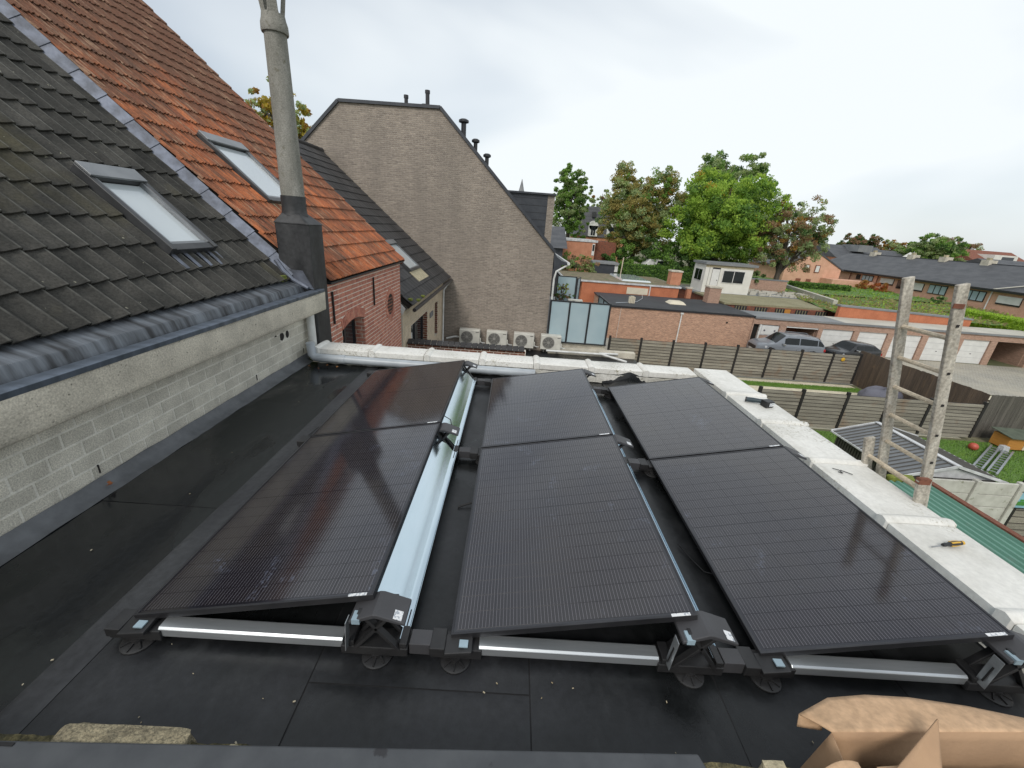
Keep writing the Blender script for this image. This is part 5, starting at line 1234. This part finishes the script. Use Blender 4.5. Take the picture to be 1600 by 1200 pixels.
# ---- row houses along the right, facing left
RW = thing('row_houses', 'long pink brick terrace with dark slate roof at the right edge', 'house', (57, 54, G))
MB().box(52, 30, G, 62, 70, -.62).build('wall', 'pink_brick', RW)
MB().prism([(51.5, -.66), (57, 1.85), (62.5, -.66), (62.5, -.8), (51.5, -.8)], 'y', 29.5, 70.5).build('roof', 'slate_roof', RW)
MB().box(51.42, 29.5, -.72, 51.52, 70.5, -.56).build('gutter', 'window_dark', RW)
MB().box(56.93, 29.5, 1.83, 57.07, 70.5, 1.90).build('ridge', 'roof_black', RW)
def rw_window(y0, y1, z0, z1, kind):
    w = MB().box(51.93, y0, z0, 51.998, y1, z1).build('window', 'window_dark', RW)
    if kind == 'shutter': MB().box(51.90, y0+.03, z0+.15, 51.929, y1-.03, z1).build('roller_shutter', 'door_white', w)
    else:
        n = 3 if y1-y0 > 1.5 else 1; st = (y1-y0)/n
        for k in range(n): MB().box(51.91, y0+k*st+.07, z0+.07, 51.929, y0+(k+1)*st-.07, z1-.07).build('pane', 'frosted_glass' if n == 3 else 'window_glass', w)
for a in ((60.4, 61.1, -1.6, -.98, 'p'), (58.1, 60.0, -1.68, -.92, 'w'), (54.7, 56.8, -1.78, -.98, 'shutter'), (53.1, 54.1, -2.0, -1.0, 'p'), (50.4, 51.8, -1.98, -1.02, 'shutter'), (47.5, 49.7, -2.0, -.95, 'w'), (43.3, 45.4, -2.02, -.95, 'w'), (39.9, 42.1, -1.98, -1.1, 'shutter'), (36, 38, -2.0, -1, 'w'), (33, 35, -2, -1, 'shutter')): rw_window(*a)
for y in (42.8, 57.3, 62.2): MB().tube([(51.9, y, -.7), (51.9, y, G)], .06, 6).build('downpipe', 'pvc_white' if y < 50 else 'brown_brick', RW)
for y in (65.3, 58.8, 54.2, 49.05, 43.5):
    c = MB().box(56.5, y-.45, 1.3, 57.5, y+.45, 2.25).build('chimney', 'concrete', RW); MB().box(56.6, y-.3, 2.252, 56.95, y+.05, 2.5).build('chimney_pot', 'stone_pale', c)
MB().hexa([(51.45, 42.3, -.60), (51.5, 42.2, -.58), (57, 35.8, 1.96), (57, 36, 1.96), (51.4, 42.45, -.52), (51.45, 42.1, -.50), (57, 35.7, 2.04), (57, 36.1, 2.04)]).build('valley_flashing', 'roof_white', RW)
GH = thing('gable_brick_house', 'pink brick gable house with two small white windows left of the terrace', 'house', (45, 66, G))
MB().prism([(40.5, G), (40.5, -.4), (44.42, 1.75), (48.6, -.5), (48.6, G)], 'y', 60, 60.4).build('gable_wall', 'pink_brick', GH)
MB().prism([(40.2, -.45), (44.42, 1.85), (48.9, -.55), (48.9, -.7), (44.42, 1.6), (40.2, -.6)], 'y', 59.9, 70).build('roof', 'slate_roof', GH); MB().box(40.7, 60.4, G, 48.4, 70, -.7).build('wall', 'pink_brick', GH)
for a in (43.2, 44.75):
    w = MB().box(a, 59.94, -1.15, a+.75, 59.998, -.1).build('window', 'brown_brick', GH); MB().box(a+.12, 59.92, -1.05, a+.63, 59.939, -.2).build('pane', 'door_white', w)
for a in (42.5, 44.0): MB().box(a, 59.95, -2.75, a+.7, 59.998, -2.1).build('window', 'brown_brick', GH)
MB().box(46, 57.5, G, 51.9, 59.9, -1.75).build('garden_wall', 'pink_brick', label='low brick annex between gable house and terrace', cat='wall')
RB = thing('red_brick_annex', 'red brick flat-roofed house with white roof edge left of the olive tree', 'house', (9.5, 54, G))
MB().box(7.0, 50, G, 11.1, 57, .86).build('wall', 'orange_brick', RB); MB().box(6.9, 49.9, .862, 11.35, 57, 1.10).build('roof_edge', 'shed_trim', RB)
MB().box(11.1, 51, G, 13.8, 57, 1.0).build('wing', 'brown_brick', RB); w = MB().box(10.75, 49.95, -.6, 11.05, 49.998, .7).build('window', 'door_white', RB); MB().box(10.79, 49.93, -.1, 11.01, 49.949, .6).build('pane', 'window_glass', w)
MH = thing('mansard_house', 'slate mansard roofed house with white arched dormer behind the trees', 'house', (15.5, 76, G))
MB().hexa([(11.5, 70, 1.3), (20, 70, 1.3), (20, 80, 1.3), (11.5, 80, 1.3), (12.3, 71, 5.9), (19.2, 71, 5.9), (19.2, 79, 5.9), (12.3, 79, 5.9)]).build('mansard_roof', 'slate_roof', MH); MB().box(11.7, 70.2, G, 19.8, 79.8, 1.29).build('wall', 'orange_brick', MH)
for a in (13.3, 16.3):
    d = MB().box(a, 69.8, 1.4, a+1.5, 71.5, 3.0).build('dormer', 'window_white', MH); MB().lathe((a+.75, 69.8, 3.0), [(.75, 0), (.75, 1.6)], 18, 'y').build('dormer_arch', 'window_white', d)
    for k in range(2): MB().box(a+.42+k*.38, 69.77, 1.55, a+.72+k*.38, 69.799, 2.9).build('pane', 'window_glass', d)
    s = MB().box(a+.4, 70.3, 4.3, a+1.0, 70.9, 5.1).build('roof_window', 'frame_grey', MH)
GS = thing('slate_side_house', 'small slate roof and dark wall showing behind the grey gable', 'house', (5.5, 46, G))
MB().prism([(43, .2), (48, 2.3), (53, .2)], 'x', 3.5, 7.0).build('roof', 'slate_roof', GS); MB().box(3.6, 43.5, G, 6.6, 52.5, .19).build('wall', 'slate_metal', GS)
SHG = thing('dark_shed', 'dark flat shed with white end panel by the hedge', 'shed', (11.8, 46, G))
MB().box(10.3, 45, G, 12.6, 47.5, -1.15).build('wall', 'slate_metal', SHG); MB().box(10.1, 44.8, -1.148, 13.0, 47.7, -.95).build('flat_roof', 'roof_grey', SHG); MB().box(12.602, 45, -1.9, 12.95, 45.3, -1.15).build('end_panel', 'door_white', SHG)
MB().tube([(13.15, 44.6, G), (13.3, 44.6, -.3)], .06, 6).build('timber_post', 'rung_wood', label='thin pale timber post beside the dark shed', cat='post')
VA = thing('parked_van', 'pale van parked under the olive tree', 'van', (18, 49.5, -2.2), local=True)
MB().prism([(-1.1, .3), (-1.1, 1.0), (-.6, 1.75), (1.6, 1.8), (1.75, .3)], 'y', -.9, .9).build('body', 'door_white', VA, bevel=.08)
MB().hexa([(.25, -.93, 1.05), (1.5, -.93, 1.05), (1.5, -.905, 1.05), (.25, -.905, 1.05), (.35, -.93, 1.6), (1.45, -.93, 1.6), (1.45, -.905, 1.6), (.35, -.905, 1.6)]).build('window', 'car_glass', VA)
for x in (-.6, 1.2): MB().lathe((x, -.85, .32), [(.32, -.1), (.32, .1)], 14, 'y').build('wheel', 'tyre', VA)
gsheet('back_garden', 6.5, 44.6, 51, 69, -2.55, 'lawn_soil')
FH = []
def far_house(x0, x1, y0, y1, ze, zr, lbl, wall, roof, axis='x'):
    t = thing('distant_house', lbl, 'house', ((x0+x1)/2, (y0+y1)/2, G), 'houses on the skyline')
    MB().box(x0+.2, y0+.2, G, x1-.2, y1-.2, ze).build('wall', wall, t)
    if axis == 'x': MB().prism([(y0, ze), ((y0+y1)/2, zr), (y1, ze)], 'x', x0, x1).build('roof', roof, t)
    else: MB().prism([(x0, ze), ((x0+x1)/2, zr), (x1, ze)], 'y', y0, y1).build('roof', roof, t)
    return t
a = far_house(71, 84, 92, 104, .8, 3.4, 'slate roofed house with orange gable beyond the terrace', 'orange_brick', 'slate_roof')
MB().box(76, 93, 2.2, 79, 98, 3.6).build('dormer', 'roof_grey', a)
a = far_house(84, 101, 96, 108, .6, 3.0, 'grey slate roofed house with pale gable behind the terrace ridge', 'white_wall', 'slate_roof')
MB().prism([(88, 1.0), (91, 3.3), (94, 1.2)], 'y', 95.2, 96.5).build('white_gable', 'white_wall', a)
a = far_house(118, 133, 108, 120, 2.2, 4.9, 'red tiled house with white dormer on the far right skyline', 'white_wall', 'brown_brick')
d = MB().box(122, 107.6, 2.3, 128, 112, 4.0).build('dormer', 'white_wall', a); MB().box(124, 107.5, 2.6, 127, 107.598, 3.6).build('window', 'window_glass', d)
far_house(96, 110, 82, 92, .9, 2.7, 'low brick house just over the terrace ridge', 'pink_brick', 'slate_roof')
MB().lathe((2.35, 150, G), [(2.2, 0), (2.2, 14), (1.4, 17), (.75, 19.3), (.05, 22.3)], 8).build('church_spire', 'roof_grey', label='tiny grey church spire on the skyline right of the grey gable', cat='spire')
# ================================================================ trees, hedges and shrubs
def leafmat(name, c, c2):
    M(name, c, c2, rough=.65, scale=1.1, lo=.35, hi=.65, spec=.25); nt = MAT[name].node_tree; b = nt.nodes['Principled BSDF']; o = nt.nodes['Material Output']; tr = nt.nodes.new('ShaderNodeBsdfTranslucent'); mx = nt.nodes.new('ShaderNodeMixShader'); mx.inputs[0].default_value = .45
    nt.links.new(b.inputs['Base Color'].links[0].from_socket, tr.inputs['Color']); nt.links.new(b.outputs[0], mx.inputs[1]); nt.links.new(tr.outputs[0], mx.inputs[2]); nt.links.new(mx.outputs[0], o.inputs['Surface'])
for nm, c, c2 in (('leaf_olive', (0.32, 0.293, 0.094), (0.395, 0.32, 0.104)), ('leaf_straw', (0.372, 0.315, 0.143), (0.286, 0.272, 0.114)), ('leaf_dark', (0.076, 0.153, 0.046), (0.116, 0.204, 0.056)), ('leaf_mid', (0.163, 0.3, 0.06), (0.214, 0.362, 0.07)), ('leaf_light', (0.316, 0.486, 0.073), (0.389, 0.535, 0.086)), ('leaf_yellow', (0.413, 0.347, 0.058), (0.495, 0.363, 0.05)), ('leaf_orange', (0.413, 0.235, 0.056), (0.338, 0.188, 0.056)), ('leaf_brown', (0.284, 0.193, 0.117), (0.362, 0.233, 0.129)), ('leaf_grey', (0.285, 0.381, 0.176), (0.381, 0.444, 0.191)), ('leaf_lime', (0.446, 0.624, 0.068), (0.335, 0.513, 0.057)), ('leaf_red', (0.363, 0.091, 0.042), (0.462, 0.149, 0.05))): leafmat(nm, c, c2)
M('bark', (.10, .085, .065), (.06, .05, .04), rough=.95, scale=4, stretch=(3, 3, .6), bump=.8, bscale=14)
def leaves(m, c, r, n, s, nm, flat=.8, rng=random):
    for k in range(n):
        while True:
            p = Vector((rng.uniform(-1, 1), rng.uniform(-1, 1), rng.uniform(-1, 1)))
            if p.length < 1: break
        q = Vector(c)+Vector((p.x*r[0], p.y*r[1], p.z*r[2]))
        a = Vector((rng.gauss(0, 1), rng.gauss(0, 1), rng.gauss(0, 1)*flat)).normalized(); b = a.orthogonal().normalized(); b = (b*math.cos(k)+a.cross(b)*math.sin(k)); w = a.cross(b).normalized(); sz = s*rng.uniform(.6, 1.3)
        n0 = len(m.v); m.v += [tuple(q-b*sz), tuple(q+w*sz*.55), tuple(q+b*sz), tuple(q-w*sz*.55)]; m.f.append((n0, n0+1, n0+2, n0+3)); m.m.append(nm if isinstance(nm, int) else rng.choice(nm))
def tree(lbl, x, y, z0, zb, zt, rx, mats, clumps, per, leaf, seed, name='broadleaf_tree', group='trees behind the flat roofs', taper=.0, trunk=.28, weights=None, sparse=.0, ry=None, nl=13):
    rng = random.Random(seed); t = thing(name, lbl, 'tree', (x, y, z0), group)
    zc, rz = (zb+zt)/2, (zt-zb)/2; ry = ry or rx*.9
    m = MB(); cen = []; lobes = [(0, 0, -.10, .72)]
    for k in range(nl):
        th = 2*math.pi*(k*.618+rng.uniform(-.06, .06)); u = -.75+1.6*(k+.5)/nl; w = math.sqrt(max(.06, 1-min(1, abs(u))**2))*(1-taper*max(0, u)); rl = rng.uniform(.30, .45)
        lobes.append((math.cos(th)*w*(1.13-rl), math.sin(th)*w*(1.13-rl), u*(1.12-rl*.7), rl))
    for k in range(clumps):
        lb = lobes[0] if rng.random() < .22 else lobes[rng.randrange(len(lobes))]; th = rng.uniform(0, 2*math.pi); ph = math.acos(rng.uniform(-1, 1)); rr = rng.uniform(.3, 1)**.4
        d = Vector((math.sin(ph)*math.cos(th), math.sin(ph)*math.sin(th), math.cos(ph)))
        bul = 1+.22*noise.noise(d*2.3+Vector((seed, lb[3]*9, 0)))
        q = Vector((lb[0], lb[1], lb[2]))+d*lb[3]*rr*bul
        c = Vector((x+q.x*rx, y+q.y*ry, zc+q.z*rz)); cen.append(c)
        cr = rx*rng.uniform(.07, .15); mi = rng.choices(range(len(mats)), weights or [1]*len(mats))[0]; alt = rng.choices(range(len(mats)), weights or [1]*len(mats))[0]
        leaves(m, c, (cr, cr, cr*.75), int(per*rng.uniform(.6, 1.3)), leaf, [mi]*6+[alt], .8, rng)
    m.build('crown', mats, t, fix=False)
    tk = MB(); tk.tube([(x, y, z0), (x+.05, y, z0+(zc-z0)*.5), (x-.05, y, zc), (x, y, zt-rz*.35)], [trunk, trunk*.8, trunk*.55, trunk*.12], 8)
    for c in rng.sample(cen, min(16, len(cen))):
        st = Vector((x, y, rng.uniform(max(z0+.8, zb-.3*rz), zc+.2*rz))); md = st.lerp(c, .55)+Vector((0, 0, .25*rz*rng.random())); tk.tube([st, md, c], [trunk*.42, trunk*.25, trunk*.06], 6)
    tk.build('trunk', 'bark', t, smooth=True)
    return t
tree('slim dark green twin-topped tree behind the red brick annex', 8.9, 60, G, .5, 10.2, 2.9, ['leaf_dark', 'leaf_mid', 'leaf_grey'], 420, 80, .125, 3, weights=[1, 3, 2], taper=.3)
tree('small yellowish tree over the mansard roof', 17.4, 84, G, 4.0, 10.0, 2.9, ['leaf_grey', 'leaf_orange', 'leaf_mid'], 70, 45, .24, 4)
tree('big rounded olive and rust tinted tree left of the bright green one', 16.6, 53.5, -2.5, -1.0, 9.9, 4.7, ['leaf_grey', 'leaf_olive', 'leaf_dark', 'leaf_orange', 'leaf_mid'], 620, 95, .13, 5, weights=[5, 8, .8, .35, 2.4], trunk=.35)
tree('broad bright green tree behind the white cabin', 24.4, 47.6, -2.5, -.9, 9.2, 5.7, ['leaf_mid', 'leaf_light', 'leaf_dark', 'leaf_yellow'], 760, 100, .135, 6, weights=[4, 8, .8, .25], trunk=.4, ry=4.6)
tree('taller pale green tree rising behind the bright green one', 30.2, 61, G, 4, 13.4, 5.0, ['leaf_grey', 'leaf_mid', 'leaf_dark'], 380, 85, .16, 7, weights=[4, 2, 1])
tree('sparse bronze-brown tree right of the bright green one', 30.5, 45.2, -2.5, -.6, 6.9, 3.7, ['leaf_brown', 'leaf_orange', 'leaf_dark', 'leaf_grey'], 300, 85, .105, 8, weights=[4, .6, 1, 5], trunk=.30)
tree('sparse yellow autumn tree behind the orange roof', -14.6, 30, G, 4.6, 9.6, 2.5, ['leaf_yellow', 'leaf_orange', 'leaf_grey'], 120, 42, .13, 9, weights=[3, 1.2, 2])
for k, (lbl, a) in enumerate([('dark rounded tree on the skyline left of the slate roofs', (89.4, 110, G, .5, 6.9, 4.6)), ('low olive tree on the skyline over the slate roofs', (108.3, 120, G, .5, 5.8, 5.0)), ('rounded green tree above the middle of the terrace ridge', (86.4, 86, G, .5, 6.4, 4.7)), ('reddish tree at the far right skyline', (131, 128, G, .5, 8.4, 6.5)), ('small tree on the skyline left of the rounded green one', (95, 100, G, .5, 5.0, 3.4)), ('bronze tree top left of the distant orange gable', (74, 106, G, 0, 6.3, 3.6))]):
    mats = [['leaf_dark', 'leaf_brown'], ['leaf_grey', 'leaf_orange'], ['leaf_mid', 'leaf_grey', 'leaf_dark'], ['leaf_brown', 'leaf_grey'], ['leaf_grey', 'leaf_mid'], ['leaf_dark', 'leaf_orange']][k]
    tree(lbl, *a[:6], mats, 200, 60, .24, 20+k, group='trees on the skyline', name='distant_tree')
def hedge(lbl, x0, y0, x1, y1, z0, z1, mats, n, leaf, name='clipped_hedge', cat='hedge'):
    t = thing(name, lbl, cat, ((x0+x1)/2, (y0+y1)/2, z0))
    MB().box(x0+.12, y0+.12, z0, x1-.12, y1-.12, z1-.12).build('hedge_core', mats[0], t)
    m = MB(); rng = random.Random(n)
    for k in range(n):
        f = rng.random(); x, y, z = rng.uniform(x0, x1), rng.uniform(y0, y1), rng.uniform(z0, z1)
        if f < .4: z = z1-.1*rng.random()
        elif f < .7: x = x0+.1*rng.random()
        else: y = y0+.1*rng.random()
        leaves(m, (x, y, z), (.10, .10, .10), 2, leaf, list(range(len(mats))), .8, rng)
    m.build('foliage', mats, t, fix=False)
hedge('bright lime green clipped hedge at the right end of the garages', 42.7, 24, 44.2, 37.5, G, -2.2, ['leaf_lime', 'leaf_light'], 9000, .09)
hedge('dark green hedge under the olive tree', 13.6, 45.6, 27.5, 47.0, -2.6, -1.05, ['leaf_dark', 'leaf_mid'], 4000, .12)
hedge('dark hedge in front of the gable house', 36, 50, 43, 51.2, -2.6, -1.95, ['leaf_dark', 'leaf_mid'], 2500, .12)
def bush(lbl, x, y, z0, zt, rx, mats, cl_, per, leaf, seed, cat='bush'):
    t = tree(lbl, x, y, z0, z0+.1, zt, rx, mats, cl_, per, leaf, seed, 'garden_shrub', 'garden shrubs', trunk=.05); t['category'] = cat
bush('loose brownish green bush behind the gravel roof', 8.2, 44.8, -2.6, -.3, 2.6, ['leaf_grey', 'leaf_brown', 'leaf_mid'], 70, 40, .12, 31)
bush('rust red rounded shrub in front of the terrace', 49.9, 55, -3.9, -1.35, 2.3, ['leaf_red', 'leaf_orange'], 70, 45, .14, 32)
bush('dark green shrub at the foot of the terrace', 50, 45.2, -4.2, -1.95, 1.9, ['leaf_dark', 'leaf_grey'], 60, 40, .13, 33)
bush('low green shrub beside the rust red one', 50, 50.5, -4.2, -2.5, 1.8, ['leaf_mid', 'leaf_grey'], 50, 40, .13, 34)
bush('small green shrub at the left end of the courtyard fence', 7.9, 20.6, G, -4.1, .7, ['leaf_mid', 'leaf_light'], 26, 30, .06, 35)
bush('small potted shrub on the terrace behind frosted glass', 4.75, 24.6, -2.3, -.9, .42, ['leaf_light', 'leaf_yellow', 'leaf_dark'], 26, 22, .05, 36, 'plant')
bush('dark low planting in the terrace trough', 4.9, 25.1, -2.45, -1.75, .7, ['leaf_dark', 'leaf_brown'], 30, 26, .06, 37, 'plant')
bush('dark understorey shrubs below the bright green tree', 21.5, 49.5, -2.55, 1.6, 4.6, ['leaf_dark', 'leaf_mid'], 150, 70, .16, 38)
bush('dark understorey shrubs below the olive tree', 14.3, 51.5, -2.55, .6, 2.6, ['leaf_dark', 'leaf_mid'], 90, 60, .15, 39)
bush('dark shrubs behind the low brick wall by the bronze tree', 27.6, 46.5, -2.55, -.2, 2.2, ['leaf_dark', 'leaf_grey'], 80, 55, .14, 40)
# sloping vegetable garden in front of the terrace
def field(u, v):
    xa, xb = (30.5 if v > .35 else 27.9+2.6*v/.35), (51.3 if v > .25 else 42.4); x, y = xa+(xb-xa)*u, 32.1+27*v; return (x, y, -2.72+.05*v+.12*noise.noise((x*.5, y*.5, 0)))
MB().sheet(field, 24, 24).build('meadow', 'lawn_soil', kind='structure', smooth=True, fix=False)
m = MB(); rng = random.Random(77)
for k in range(9000):
    u, v = rng.random(), rng.random(); p = field(u, v)
    if v < .5 and rng.random() < .45: continue
    leaves(m, (p[0], p[1], p[2]+.12*rng.random()), (.1, .1, .12), 2, .13, [0, 0, 1] if v > .5 else [2, 2, 2, 1], .8, rng)
m.build('meadow_growth', ['leaf_mid', 'leaf_light', 'leaf_straw'], label='rough green and yellowing growth in the garden below the terrace', cat='grass', kind='stuff', fix=False)
MB().prism([(30.9, 36.5), (31.3, 36.5), (36.6, 56), (36.1, 56)], 'z', -3.5, -2.22).build('garden_wall', 'roof_white', label='long pale topped garden wall running back beside the meadow', cat='wall')

LBW = thing('low_brick_wall', 'low brick wall between the white cabin and the bronze tree', 'wall', (28, 44.7, -2.7))
MB().box(25.6, 44.62, -2.74, 31.5, 44.9, -1.55).build('wall', 'garage_brick', LBW); MB().box(25.55, 44.58, -1.548, 31.55, 44.94, -1.42).build('coping', 'roof_grey', LBW)
